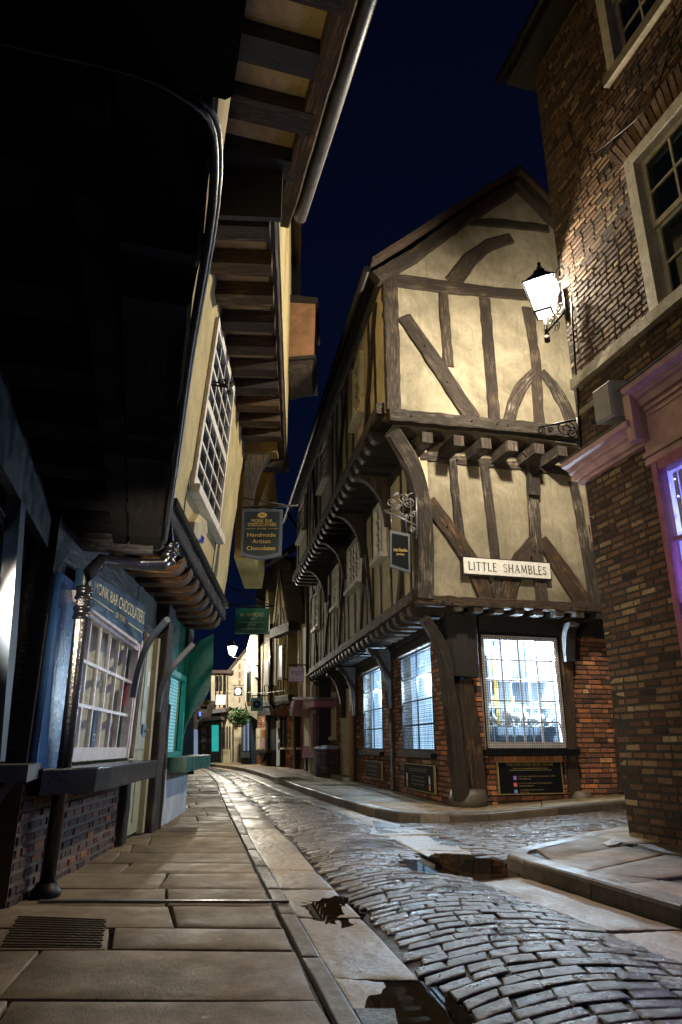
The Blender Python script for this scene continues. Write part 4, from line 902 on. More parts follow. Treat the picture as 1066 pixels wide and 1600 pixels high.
# ================================================================== RIGHT BRICK BUILDING
R = Fr((2.73, 7.08), 164.9, 1); RL = Fr((2.73, 7.08), 74, -1)
K = thing('brick_house', 'tall sooty brick house with pink shopfront and old white sash windows', 'house', (2.73, 7.08, .08))
swin = (1.13, 3.2, .85, 3.36)
brickwall(R, .0, 3.6, .06, 10.2, 0, K, [M['mor'], M['brR']], [swin, (1.44, 3.2, 4.95, 6.8), (1.44, 3.0, 8.15, 10.1)], th=.3, L=.215, H=.070, gap=.015, proud=.0018)
brickwall(RL, .0, 2.2, .06, 10.0, 0, K, [M['mor'], M['brR']], [], th=.25, L=.215, H=.073, gap=.015, proud=.002)
def upwin(s0, s1, z0, z1):
    mb = MB()
    for q in ((s0, s0 + .13, z0, z1), (s1 - .13, s1, z0, z1), (s0 + .13, s1 - .13, z1 - .13, z1)): mb.box(R, *q, -.12, .035)
    bx = mb.build('window', M['sashOld'], K)
    for zz0, zz1, o in ((z0 + .02, (z0 + z1) / 2, -.10), ((z0 + z1) / 2 - .03, z1 - .13, -.06)):
        f = MB(); a, b = s0 + .13, s1 - .13
        for q in ((a, a + .06, zz0, zz1), (b - .06, b, zz0, zz1), (a + .06, b - .06, zz0, zz0 + .06), (a + .06, b - .06, zz1 - .05, zz1)): f.box(R, *q, o - .04, o)
        for i in (1, 2, 3): x = a + (b - a) * i / 4; f.box(R, x - .012, x + .012, zz0 + .06, zz1 - .05, o - .035, o - .008)
        f.box(R, a + .06, b - .06, (zz0 + zz1) / 2 - .012, (zz0 + zz1) / 2 + .012, o - .034, o - .006); f.build('frame', M['sashOld'], bx)
        g = MB(); g.box(R, a, b, zz0, zz1, o - .03, o - .025); g.build('pane', M['dglass'], bx)
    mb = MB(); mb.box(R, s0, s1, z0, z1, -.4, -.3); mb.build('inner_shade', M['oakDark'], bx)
upwin(1.39, 3.25, 4.95, 6.86); upwin(1.39, 3.05, 8.15, 10.15)
mb = MB()
pts = [(.05 + i * .16, 4.93 - .0 * i) for i in range(22)]
mb.grid([[R.w(s, 4.80 + .012 * noise.noise(Vector((s * 3, 1, 0))) , -.02), R.w(s, 4.80 + .014 * noise.noise(Vector((s * 4, 2, 0))), .075 + .012 * noise.noise(Vector((s * 5, 3, 0)))), R.w(s, 4.93 + .008 * noise.noise(Vector((s * 5, 7, 0))), .07 + .01 * noise.noise(Vector((s * 6, 4, 0)))), R.w(s, 4.95, -.02)] for s, _ in pts])
mb.build('stone_band', M['sill'], K)
mb = MB(); mb.box(R, .02, .5, 4.46, 4.52, -.01, .03); mb.build('stone_band', M['sill'], K)
mb = MB(); mb.box(R, 1.33, 3.15, 8.02, 8.15, -.02, .07); mb.build('sill', M['sill'], K)
for z, s0, s1 in ((6.86, 1.3, 3.3),):
    mb = MB(); n = 26
    for i in range(n):
        a = s0 + (s1 - s0) * i / n; sl = (a + (s1 - s0) / n / 2 - (s0 + s1) / 2) * .16; wd = (s1 - s0) / n - .012
        mb.poly(R, [(a, z + .01), (a + wd, z + .01), (a + wd + sl, z + .36), (a + sl, z + .36)], -.01, .010 + random.uniform(0, .005), t=random.uniform(.55, .85))
    mb.build('brick_arch', M['brR'], K)
# eaves
mb = MB(); mb.box(R, -.25, 3.6, 9.88, 9.98, -.3, .30); mb.box(R, -.22, 3.6, 9.98, 10.1, .18, .34); mb.build('eaves', M['oakDark'], K)
mb = MB(); e0, e1 = R.w(-.3, 10.0, .38), R.w(3.7, 10.0, .38); i0, i1 = R.w(-.3, 12.6, -2.6), R.w(3.7, 12.6, -2.6); mb.grid([[e0, i0, i0 + ZUP * .1, e0 + ZUP * .1], [e1, i1, i1 + ZUP * .1, e1 + ZUP * .1]]); mb.build('roof', M['roof'], K)
mb = MB(); mb.tube([R.w(-.3, 9.95, .40), R.w(3.6, 9.95, .40)], .055); mb.build('gutter', M['iron'], K)
# pink cornice and shopfront
def cornice(s0, s1, z, name='cornice', dz=0):
    prof = [(-.01, z - .20), (.05, z - .20), (.05, z - .165), (.09, z - .16), (.115, z - .10), (.15, z - .085), (.15, z - .06), (.19, z - .035), (.235, z - .02), (.245, z + .03), (-.01, z + .035)]
    mb = MB(); mb.prism(prof, R.n, ZUP, R.w(s0, 0, 0), R.d * (s1 - s0)); return mb.build(name, M['pink'], K)
cornice(-.06, 1.08, 3.86); cornice(1.07, 3.4, 4.20)
mb = MB(); mb.box(R, 1.03, 1.13, 3.68, 4.17, -.01, .2); mb.box(R, 1.05, 3.3, 3.50, 4.02, -.01, .04); mb.box(R, 1.04, 3.3, 3.52, 3.56, -.01, .075); mb.box(R, 1.04, 3.3, 3.44, 3.50, -.01, .06); mb.box(R, 1.14, 3.3, 3.92, 3.95, -.01, .055); mb.box(R, 1.14, 3.3, 3.98, 4.01, -.01, .07)
fas = mb.build('fascia', M['pink'], K)
text('8', R.w(1.66, 3.765, .044), R.r, ZUP, .10, .21, R.n, M['ink'], fas)
mb = MB(); mb.box(R, -.06, 1.06, 3.895, 3.91, -.01, .255); mb.box(R, 1.03, 3.4, 4.235, 4.25, -.01, .26); mb.build('lead_flashing', M['lead'], K)
mb = MB(); mb.box(RL, .04, .30, 3.0, 3.66, .0, .06); mb.box(RL, .08, .24, 3.05, 3.66, .0, .075); mb.build('pilaster', M['pink'], K)
mb = MB(); mb.box(R, -.06, .0, 3.66, 3.89, -.3, .0); mb.build('cornice_return', M['pink'], K)
# shop window
mb = MB(); mb.box(R, 1.10, 1.17, .85, 3.44, -.06, .05); mb.box(R, 1.20, 3.2, 3.34, 3.44, -.06, .065); mb.box(R, 1.20, 3.2, .85, .95, -.06, .1)
for z in (2.66, 2.08, 1.5): mb.box(R, 1.2, 3.2, z - .016, z + .016, -.03, .03)
for s in (1.58, 1.98, 2.38, 2.8): mb.box(R, s - .014, s + .014, .95, 3.34, -.03, .028)
sw = mb.build('shop_window', M['pinkD'], K)
mb = MB(); mb.box(R, 1.17, 3.2, .95, 3.34, -.012, -.008); mb.build('pane', M['glass'], sw)
mb = MB(); mb.box(R, 1.15, 3.2, .9, 3.4, -.09, -.07); mb.build('display', M['glowP'], sw)
mb = MB()
for k in range(9): s = 1.24 + k * .035; mb.box(R, s, s + .02, 1.0, 3.3, -.065 + .012 * (k % 2), -.055 + .012 * (k % 2))
mb.build('curtain', flatm('lilac curtain', (.35, .25, .6), .8), sw)
mb = MB()
for k in range(34):
    c = R.w(random.uniform(1.25, 2.1), random.uniform(1.9, 3.3), random.uniform(-.05, -.025)); mb.lathe(c, [(0, -.008), (.007, 0), (0, .008)], 5)
mb.build('fairy_lights', M['fairy'], sw)
lamp('window and fill light', R.w(1.75, 2.25, -.03), LILAC_W, (.42, .36, 1), .05)
# flood light box
q = R.pix(948, 628, .2)
FLB = thing('floodlight', 'grey floodlight box mounted on the sooty brick wall above the pink cornice', 'floodlight', R.w(.5, 4.1, .05))
mb = MB(); c = [(x, y) for x, y in ((928, 612), (954, 594), (962, 650), (934, 664))]
f3 = [R.w(*R.pix(x, y, .26), .26) for x, y in c]; bk = [p - R.n * .15 + R.d * .04 for p in f3]
mb.grid([bk, [p + R.n * .0 for p in f3], [p.lerp(sum(f3, Vector()) / 4, .12) + R.n * .03 for p in f3]]); mb.build('housing', M['grey'], FLB)
mb = MB(); mb.box(R, .50, .72, 4.2, 4.5, .0, .13); mb.bar(R.w(.62, 4.16, .02), R.w(.5, 4.16, .2), .03, .03); mb.build('mount', M['iron'], FLB)
# cables on the wall
def cable(pts, r, label, m='iron', name='cable'):
    P = [Vector(p) for p in pts]; PP = [P[0]] + P + [P[-1]]; out = []
    for i in range(1, len(PP) - 2):
        for k in range(6):
            t = k / 6; a, b, c, d = PP[i - 1:i + 3]; out.append(.5 * ((2 * b) + (c - a) * t + (2 * a - 5 * b + 4 * c - d) * t * t + (3 * b - a - 3 * c + d) * t ** 3))
    out.append(P[-1]); mb = MB(); mb.tube(out, r, 6); return tag(base(mb.build(name, M[m])), label, 'cable')
cable([R.w(*R.pix(x, y, .03), .03) for x, y in ((888, 190), (893, 215), (905, 232), (930, 236), (960, 215), (1005, 175), (1030, 130), (1050, 60), (1064, 20), (1075, -20))], .007, 'black cable looping across the upper brick wall between the sash windows')
cable([R.w(*R.pix(x, y, .03), .03) for x, y in ((893, 470), (897, 540), (903, 620), (906, 690))], .012, 'thin dark pipe running down the corner edge of the brick wall')

# ---- street lamp on its bracket
LPY = 7.39; _l = aty(848, 465, LPY); LP = Vector((_l.x, LPY, 0)); lz = _l.z
SL = thing('street_lamp', 'brightly lit four sided lantern on a scrolled iron bracket high on the brick corner', 'street lamp', (LP.x, LP.y, lz - .5))
def lantern(c, s, root, bulbm, rot=0.3):
    c = Vector(c); ring = lambda r, z: [c + Vector((math.cos(rot + k * math.pi / 2) * r, math.sin(rot + k * math.pi / 2) * r, z)) for k in range(4)]
    b0, b1 = ring(.13 * s, -.22 * s), ring(.25 * s, .16 * s)
    mb = MB(); 
    for k in range(4): mb.face([b0[k], b0[(k + 1) % 4], b1[(k + 1) % 4], b1[k]])
    mb.build('glass_pane', M['lglow'], root)
    mb = MB()
    for k in range(4): mb.bar(b0[k], b1[k], .012 * s, .012 * s); mb.bar(b0[k], b0[(k + 1) % 4], .02 * s, .02 * s); mb.bar(b1[k], b1[(k + 1) % 4], .022 * s, .022 * s)
    mb.build('frame', M['black'], root)
    mb = MB(); mb.grid([ring(.262 * s, .165 * s), ring(.22 * s, .19 * s), ring(.10 * s, .31 * s), ring(.08 * s, .36 * s), ring(.03 * s, .40 * s)]); mb.lathe(c + Vector((0, 0, .40 * s)), [(.03 * s, 0), (.035 * s, .03 * s), (.015 * s, .05 * s), (.025 * s, .08 * s), (0, .11 * s)], 8); mb.build('cap', M['black'], root)
    mb = MB(); mb.lathe(c + Vector((0, 0, -.02)), [(0, -.06 * s), (.035 * s, -.03 * s), (.045 * s, .02 * s), (.03 * s, .06 * s), (0, .07 * s)], 12); mb.build('mantle', bulbm, root)
_m = bpy.data.materials.new('glowing lantern glass'); _m.use_nodes = True; _t = _m.node_tree; _t.nodes.clear()
_o = N(_t, 'ShaderNodeOutputMaterial'); _a = N(_t, 'ShaderNodeBsdfTransparent'); _e = N(_t, 'ShaderNodeEmission'); _e.inputs[0].default_value = (1, .95, .84, 1); _e.inputs[1].default_value = 14
_x = N(_t, 'ShaderNodeMixShader'); _x.inputs[0].default_value = .25; _t.links.new(_a.outputs[0], _x.inputs[1]); _t.links.new(_e.outputs[0], _x.inputs[2]); _t.links.new(_x.outputs[0], _o.inputs[0]); M['lglow'] = _m
lantern((LP.x, LP.y, lz), 1.1, SL, M['bulb'])
mb = MB(); mb.tube([(LP.x, LP.y, lz - .62), (LP.x, LP.y, lz - .21)], [.03, .02], 8); mb.lathe((LP.x, LP.y, lz - .64), [(0, -.03), (.035, -.02), (.04, .03), (.03, .06)], 10)
W0 = Vector((LP.x, LP.y, lz - .52)); W1 = R.w(.06, lz - .45, .0); mb.tube([W0, W1], .018, 6); mb.tube([W1 + ZUP * .3, W1 - ZUP * .15], .02, 6)
dd = (W1 - W0).normalized()
for c, r, st, dn in ((W0 + dd * .12 + ZUP * .08, .07, -1.57, 1), (W0 + dd * .3 + ZUP * .1, .09, -1.57, -1), (W0 + dd * .38 + ZUP * .55, .14, 0, 1), (W0 + dd * .2 + ZUP * -.08, .06, 1.57, -1)): mb.tube(spiral(c, dd, ZUP, r, 1.6, st, 24, dn), .008, 5)
mb.tube([W0 + ZUP * .45 - dd * .05, W0 + ZUP * .3 + dd * .2, W1 + ZUP * .3], .01, 6)
mb.build('bracket', M['iron'], SL)
lamp('street lamp light', (LP.x, LP.y, lz - .05), MAIN_W, (1, .86, .64), .10)

# empty scroll bracket beside the second jetty
EB = MB(); Pm = R.w(-.02, 0, .03); Ye = 7.05
c0, c1 = aty(905, 655, Ye), aty(842, 668, Ye); EB.tube([c0, c1], .014, 6); EB.tube([aty(901, 646, Ye), aty(907, 700, Ye)], .018, 6)
for x, y, r, st, dn in ((846, 673, .05, -1.57, 1), (861, 671, .04, -1.57, -1), (884, 670, .11, 0, 1), (893, 676, .07, 2, -1), (903, 690, .045, 0, 1)): EB.tube(spiral(aty(x, y, Ye), X_, Z_, r, 1.7, st, 24, dn), .008, 5)
tag(base(EB.build('sign_bracket', M['iron'])), 'empty black scrolled sign bracket at the brick corner below the street lamp', 'bracket')

# ================================================================== LEFT: YELLOW WALLED CHOCOLATE SHOP
L2 = Fr((-1.95, 4.8), -3.5, 1); LU = Fr((-1.95, 4.8), -3.5, 1, .08, 2.8)
Y = thing('yellow_house', 'yellow rendered jettied house leaning over the pavement with a white bow sash shop window', 'house', (-1.95, 4.8, 0))
hq = L2.P([(92, 1191), (192, 1184), (214, 1008), (120, 938)])
hole = (.14, 2.1, .76, 1.95)
brickwall(L2, -.35, 2.08, -.02, .72, 0, Y, [M['morL'], M['brL']], [], th=.15, L=.2, H=.066, gap=.016)
mb = MB(); mb.box(L2, -.35, .14, .7, 2.6, -.15, -.01); mb.box(L2, 2.1, 6.0, 2.05, 2.6, -.15, -.01); mb.box(L2, .1, 2.2, 1.95, 2.6, -.15, -.015); mb.build('wall', M['oakDark'], Y)
mb = MB(); mb.box(L2, -.3, .12, .72, 2.0, -.01, .035); mb.build('side_panel', M['blue'], Y)
shopw = sash(L2, 0, 0, 0, 0, -.03, 6, 3, M['pinkw'], M['glass'], Y, fw=.075, bw=.026, dep=.075, quad=hq)
mb = MB(); mb.poly(L2, L2.P([(118, 922), (213, 992), (214, 1008), (120, 940)], .06), -.02, .075); mb.poly(L2, L2.P([(214, 1000), (222, 1006), (199, 1184), (190, 1184)], .0), -.02, .055); mb.build('casing', M['pinkw'], shopw)
mb = MB()                                            # inside: curtains, dark room, poster
for k in range(60):
    a = .02 + k * .016 * 1.0; s = .16 + k * .033; o = -.11 + .016 * math.sin(k * 1.1) + .012 * math.sin(k * .43)
    s2 = .16 + (k + 1) * .033; o2 = -.11 + .016 * math.sin((k + 1) * 1.1) + .012 * math.sin((k + 1) * .43)
    if (14 < k < 19) or (33 < k < 38):
        mb.face([L2.w(s, 1.17, o), L2.w(s2, 1.17, o2), L2.w(s2, 2.0, o2), L2.w(s, 2.0, o)], sm=True); continue
    mb.face([L2.w(s, .76, o), L2.w(s2, .76, o2), L2.w(s2, 2.0, o2), L2.w(s, 2.0, o)], sm=True)
mb.build('curtain', M['curt'], shopw)
mb = MB(); mb.box(L2, 1.24, 1.44, .78, 1.17, -.085, -.075); po = mb.build('poster', M['poster'], shopw)
mb = MB(); mb.box(L2, 1.26, 1.42, .97, .985, -.076, -.072); mb.box(L2, 1.28, 1.40, .93, .94, -.076, -.072); mb.build('poster_line', M['plate'], po)
mb = MB(); mb.box(L2, 2.0, 2.07, 1.25, 1.47, -.04, -.03); mb.build('sticker', M['red'], shopw)
mb = MB(); mb.box(L2, .1, 2.15, .7, 2.05, -.9, -.85); mb.box(L2, .60, .82, .8, 1.15, -.3, -.28, t=.9); mb.build('interior', M['oakBrown'], shopw)
# ledge
mb = MB(); prof = [(-.30, .0), (2.22, .0), (2.22, .30), (.35, .34), (.05, .32), (-.12, .22), (-.30, .08)]
top = [L2.w(a, .755, b) for a, b in prof]; bot = [L2.w(a, .60, b * .97) for a, b in prof]; mb.grid([bot, [p.lerp(q, .93) for p, q in zip(bot, top)], [q - (q - sum(top, Vector()) / 7) * .012 for q in top]]); mb.build('window_ledge', M['black'], Y)
# shop sign over the window
sq = L2.P([(123, 935), (220, 1005), (226, 948), (128, 888)], .07); ss = MB(); ss.poly(L2, sq, .03, .085); sg = ss.build('shop_fascia', M['navy'], Y)
def qtext(body, F, quad, o, u, v, wu, hv, m, root, name='lettering'):
    """lettering bent onto a four-cornered board (quad = BL, BR, TR, TL in facade coordinates)"""
    t_ = text(body, Vector((0, 0, 0)), Vector((1, 0, 0)), Vector((0, 1, 0)), 1, 1, Vector((0, 0, 0)), m, None, name)
    off = parent_loc(root); t_.parent = root
    for v_ in t_.data.vertices:
        a = u + v_.co.x * wu; b = v + v_.co.y * hv
        P = [quad[0][i] * (1 - a) * (1 - b) + quad[1][i] * a * (1 - b) + quad[2][i] * a * b + quad[3][i] * (1 - a) * b for i in (0, 1)]
        v_.co = F.w(P[0], P[1], o) - off
    return t_
qtext('MONK BAR CHOCOLATIERS', L2, sq, .088, .56, .66, .84, .34, M['goldP'], sg)
qtext('OF YORK', L2, sq, .088, .55, .26, .17, .17, M['goldP'], sg)
for a, b in ((.12, .43), (.67, .97)):
    mb = MB(); Q = lambda u, v: [sq[0][i] * (1 - u) * (1 - v) + sq[1][i] * u * (1 - v) + sq[2][i] * u * v + sq[3][i] * (1 - u) * v for i in (0, 1)]
    mb.poly(L2, [Q(a, .25), Q(b, .25), Q(b, .28), Q(a, .28)], .084, .089); mb.build('gold_line', M['goldP'], sg)
mb = MB(); cc = Q(.05, .62); mb.poly(L2, [(cc[0] + .09 * math.cos(k * math.pi / 8), cc[1] + .075 * math.sin(k * math.pi / 8)) for k in range(16)], .084, .089); mb.build('roundel', M['goldP'], sg)
# door and posts
mb = MB(); mb.box(L2, 2.3, 3.02, .04, 2.05, -.05, -.005)
for a, b, c, d in ((2.36, 2.62, .15, .75), (2.70, 2.96, .15, .75), (2.36, 2.96, .85, 1.0), (2.36, 2.62, 1.1, 1.95), (2.70, 2.96, 1.1, 1.95)): mb.box(L2, a, b, c, d, -.01, .004)
dY = mb.build('door', M['sage'], Y)
mb = MB(); mb.box(L2, 2.78, 2.96, .98, 1.10, .0, .012); mb.build('door_plate', M['poster'], dY)
mb = MB(); mb.box(L2, 2.80, 2.92, 1.50, 1.66, .0, .008); mb.build('notice', M['plate'], dY)
mb = MB(); mb.lathe(L2.w(2.9, 1.04, .015), [(.012, 0), (.02, .015), (0, .03)], 8, axis=L2.n); mb.build('handle', M['gold'], dY)
mb = MB(); mb.box(L2, 3.02, 3.12, .02, 2.05, -.02, .05); mb.build('door_frame', M['creamP'], Y)
timber(L2, [(2.2, .02), (2.2, .66)], .17, -.02, .06, 'post', M['oakMid'], Y)
timber(L2, [(2.14, .78), (2.3, 2.0)], .12, -.02, .07, 'post', M['oakWarm'], Y)
timber(L2, [(3.38, .0), (3.36, 2.5)], .40, -.1, .12, 'post', M['oakMid'], Y)
timber(L2, [(3.60, .0), (3.60, 1.35)], .07, .0, .14, 'post', M['oakWarm'], Y)
curvebar(at(L2, .1, [(208, 1090, .06), (217, 1045, .09), (233, 1003, .2), (262, 968, .42)]), .05, .055, 'bracket', M['frameB'], Y, side=L2.d)
curvebar(at(L2, .1, [(246, 1112, .12), (254, 1072, .16), (272, 1040, .28), (303, 1006, .48)]), .05, .06, 'bracket', M['frameB'], Y, side=L2.d)
# first jetty: joists with rounded ends, fascia
for i in range(11):
    s = .25 + i * .46
    joist(L2, s, 2.46, 2.62, -.1, .52, .20, 'joist', M['oakAmberLit'], Y, .14)
mb = MB(); mb.box(L2, -.2, 5.15, 2.625, 2.66, -1.0, .48); mb.build('soffit', M['oakDark'], Y)
timber(L2, [(.55, 2.74), (5.12, 2.70)], .15, .42, .56, 'bressummer', M['oakB'], Y)
mb = MB(); mb.box(L2, .55, 5.14, 2.80, 2.87, .44, .60); mb.build('lead_flashing', M['black'], Y)
# leaning first floor wall
mb = MB(); mb.box(LU, .3, 5.1, 2.82, 5.55, .3, .5); mb.build('wall', M['plY'], Y)
timber(LU, [(5.1, 2.8), (5.1, 5.5)], .10, .3, .51, 'corner_post', M['plY'], Y)
wq = [LU.pix(297, 757, .5), LU.pix(338, 838, .5), LU.pix(363, 607, .5), LU.pix(337, 495, .5)]
sash(LU, 0, 0, 0, 0, .506, 4, 8, M['sashOld'], M['dglass'], Y, fw=.10, bw=.03, dep=.035, mid=True, quad=wq, sill=M['sashOld'])
# crack line of cables on the wall, alarm box
cable([LU.w(*LU.pix(x, y, .51), .51) for x, y in ((300, 735), (290, 780), (285, 830), (280, 845))], .006, 'thin black cable on the yellow wall left of the alarm box')
cable([LU.w(*LU.pix(x, y, .51), .51) for x, y in ((338, 845), (333, 880), (330, 910), (328, 930))], .006, 'thin black cable below the tall sash window on the yellow wall')
AL = thing('alarm_box', 'cream hexagonal alarm box with blue end on the yellow wall under the window', 'alarm box', LU.w(*LU.pix(312, 850, .5), .5))
ap_ = LU.P([(304, 845), (316, 850), (324, 832), (322, 812), (313, 803), (306, 815)], .58)
cx, cz = sum(p[0] for p in ap_) / 6, sum(p[1] for p in ap_) / 6
mb = MB(); mb.grid([[LU.w(a, z, .5) for a, z in ap_], [LU.w(a, z, .57) for a, z in ap_], [LU.w(a + (cx - a) * .2, z + (cz - z) * .2, .6) for a, z in ap_]]); mb.build('case', M['creamP'], AL)
mb = MB(); mb.poly(LU, [(cx - .06, cz - .155), (cx + .11, cz - .13), (cx + .13, cz - .06), (cx - .05, cz - .08)], .53, .606); mb.build('lens', flatm('blue lens', (.02, .04, .5), .2), AL)
text('ALARM', LU.w(cx + .04, cz + .03, .602), ZUP, -LU.d, .13, .05, LU.n, M['poster'], AL)
# second jetty with deep joists
for i in range(10):
    s = .2 + i * .50
    joist(L2, s, 5.33 + .005 * i, 5.50, .55, 1.31, .19, 'joist', M['oakAmberLit'] if i % 3 else M['oakBrown'], Y, 0)
mb = MB(); mb.box(L2, .0, 4.86, 5.52, 5.55, .4, 1.28); mb.build('soffit', M['plS'], Y)
pp = [aty(x, y, 10.2) for x, y in ((379, 706), (433, 706), (437, 653), (383, 649))]; mb = MB(); mb.grid([pp, [p + Vector((0, .3, 0)) for p in pp]]); mb.build('infill_panel', plaster('bright ochre panel', (.62, .42, .12), (.8, .56, .18), streak=False), Y)
timber(L2, [(5.86, 5.33), (5.86, 5.60)], .24, .6, 1.42, 'end_beam', M['oakMid'], Y)
timber(L2, [(.0, 5.58), (5.95, 5.56)], .16, 1.26, 1.36, 'bressummer', M['oakMid'], Y)
knee(L2, 5.35, .72, 1.12, 5.33, 4.2, .25, Y, M['oakMid'], th=.14)
mb = MB(); mb.box(L2, .0, 5.95, 5.66, 9.0, 1.15, 1.38); mb.build('wall', M['plY'], Y)
mb = MB(); mb.box(L2, -.06, -.005, 5.3, 9.0, .5, 1.42); mb.build('end_board', M['oakDark'], Y)
mb = MB(); mb.box(L2, 5.75, 5.95, 5.6, 9.0, -2.0, 1.15); mb.box(L2, 5.0, 5.1, 0, 5.5, -2, .0); mb.build('end_wall', M['plS'], Y)
mb = MB(); e0, e1 = L2.w(-.3, 9.0, 1.55), L2.w(6.1, 9.0, 1.55); i0, i1 = L2.w(-.3, 11.5, -1.5), L2.w(6.1, 11.5, -1.5); mb.grid([[e0, i0, i0 + ZUP * .1, e0 + ZUP * .1], [e1, i1, i1 + ZUP * .1, e1 + ZUP * .1]]); mb.build('roof', M['roof'], Y)
# drainpipes
DP = thing('drainpipe', 'glossy black drainpipe beside the white shop window, cranked out under the jetty', 'drainpipe', (-1.86, 4.72, 0))
p = [L2.w(-.02, .03, .10), L2.w(-.02, .9, .12), L2.w(-.12, 1.9, .14), L2.w(-.12, 2.05, .16), L2.w(-.02, 2.17, .2), L2.w(.3, 2.22, .42), L2.w(.44, 2.26, .54), L2.w(.52, 2.33, .58), L2.w(.54, 2.42, .59)]
mb = MB(); mb.tube(p, .047, 12); mb.tube([p[-1]] + [LU.w(*LU.pix(x, y, .55), .55) for x, y in ((262, 800), (287, 612), (304, 505), (327, 395))], .028, 10); mb.build('pipe', M['black'], DP)
for c, ax in ((p[2], ZUP), (p[2] - ZUP * .14, ZUP), (p[-1], ZUP), (p[-2], ZUP)):
    mb = MB(); mb.lathe(c, [(.048, -.045), (.060, -.04), (.060, -.022), (.054, -.018), (.054, .02), (.061, .024), (.061, .045), (.047, .05)], 14); mb.build('collar', M['black'], DP)
mb = MB(); mb.lathe(L2.w(-.02, 0, .10), [(.09, 0), (.095, .03), (.075, .05), (.06, .08)], 12); mb.build('shoe', M['iron'], DP)
# empty scroll bracket on the yellow wall
sb = MB(); Ys = 6.35; sb.tube([aty(294, 596, Ys), aty(357, 605, Ys)], .011, 6); sb.tube([aty(297, 580, Ys), aty(310, 580, Ys), aty(330, 594, Ys), aty(356, 604, Ys)], .009, 6)
for x, y, r, st, dn in ((301, 590, .045, 1.57, 1), (318, 614, .055, -1.57, -1), (303, 622, .05, 0, 1), (352, 597, .04, 3, -1), (363, 600, .035, 0, 1), (358, 613, .03, 1.5, 1)): sb.tube(spiral(aty(x, y, Ys), X_, Z_, r, 1.6, st, 22, dn), .007, 5)
sb.tube([aty(295, 632, Ys), aty(296, 645, Ys)], .005, 5); sb.tube([aty(294, 578, Ys), aty(292, 635, Ys)], .011, 5)
tag(base(sb.build('sign_bracket', M['iron'])), 'empty black scrolled sign bracket in front of the tall sash window on the yellow wall', 'bracket')
# drain cover and metal strip in the pavement
DC = MB(); dq = [gz(x, y, .008) for x, y in ((2, 1478), (158, 1480), (166, 1436), (30, 1431))]; DC.grid([[p - ZUP * .03 for p in dq], dq]); 
for i in range(22):
    for j in range(12):
        a, b = (i + .5) / 22, (j + .5) / 12; P = dq[0].lerp(dq[1], a).lerp(dq[3].lerp(dq[2], a), b); k = .008 if (i + j) % 2 else -.0
        e = (dq[1] - dq[0]).normalized(); f_ = (dq[3] - dq[0]).normalized(); u, v = (.016, .005) if (i + j) % 2 else (.006, .009)
        c4 = [P + e * u * sa + f_ * v * sb_ for sa, sb_ in ((-1, -1), (1, -1), (1, 1), (-1, 1))]; DC.grid([c4, [q + ZUP * .005 for q in c4]])
tag(base(DC.build('drain_cover', paint('rusty iron', (.12, .085, .055), .55, None, .4, .3))), 'rusty studded metal inspection cover set in the pavement at the left', 'drain cover')
mb = MB(); a, b = gz(62, 1408, .006), gz(452, 1408, .006); mb.bar(a, b, .035, .012); tag(base(mb.build('drain_channel', M['ironG'])), 'narrow worn metal channel crossing the pavement from drainpipe to gutter', 'drain channel')

# ================================================================== LEFT: NEAR DARK HOUSE OVERHEAD
L1f = Fr((-2.05, 4.6), -16, 1); L1u = Fr((-2.05, 4.6), -16, 1, .07, 2.6)
D1 = thing('dark_house', 'dark jettied house overhanging the camera with black beams and plastered eaves', 'house', (-2.05, 4.6, 0))
mb = MB(); mb.box(L1f, -3.9, .36, 2.52, 2.56, -1.2, .7); mb.build('floor_boards', M['oakShade'], D1)
for s in (-3.3, -2.75, -2.2, -1.65, -1.1, -.55, .0): joist(L1f, s, 2.37, 2.52, -1.2, .6, .2, 'joist', M['oakShade'], D1, 0)
timber(L1f, [(-3.9, 2.47), (.38, 2.47)], .22, .52, .76, 'bressummer', M['oakShade'], D1, amp=.02)
timber(L1f, [(-3.9, 2.44), (.34, 2.44)], .16, .40, .515, 'beam', M['oakShade'], D1)
timber(L1f, [(-3.92, 2.30), (-3.92, 2.62)], .24, -1.4, .78, 'cross_beam', M['oakShade'], D1)
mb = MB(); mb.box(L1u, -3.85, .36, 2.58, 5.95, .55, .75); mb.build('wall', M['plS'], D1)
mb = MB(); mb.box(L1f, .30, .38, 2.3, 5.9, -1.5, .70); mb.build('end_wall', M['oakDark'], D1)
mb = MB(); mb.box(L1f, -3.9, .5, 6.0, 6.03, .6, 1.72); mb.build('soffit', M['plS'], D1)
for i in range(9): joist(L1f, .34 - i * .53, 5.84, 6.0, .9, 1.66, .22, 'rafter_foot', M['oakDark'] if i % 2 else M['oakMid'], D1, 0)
timber(L1f, [(-3.9, 5.93), (.52, 5.93)], .17, 1.58, 1.74, 'eaves_board', M['oakAmberLit'], D1)
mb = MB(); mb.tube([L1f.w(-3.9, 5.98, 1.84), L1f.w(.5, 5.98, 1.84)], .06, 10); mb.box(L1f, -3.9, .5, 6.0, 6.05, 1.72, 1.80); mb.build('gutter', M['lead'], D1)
mb = MB(); e0, e1 = L1f.w(-4, 6.04, 1.88), L1f.w(.6, 6.04, 1.88); i0, i1 = L1f.w(-4, 8.6, -1.4), L1f.w(.6, 8.6, -1.4); mb.grid([[e0, i0, i0 + ZUP * .1, e0 + ZUP * .1], [e1, i1, i1 + ZUP * .1, e1 + ZUP * .1]]); mb.build('roof', M['roof'], D1)
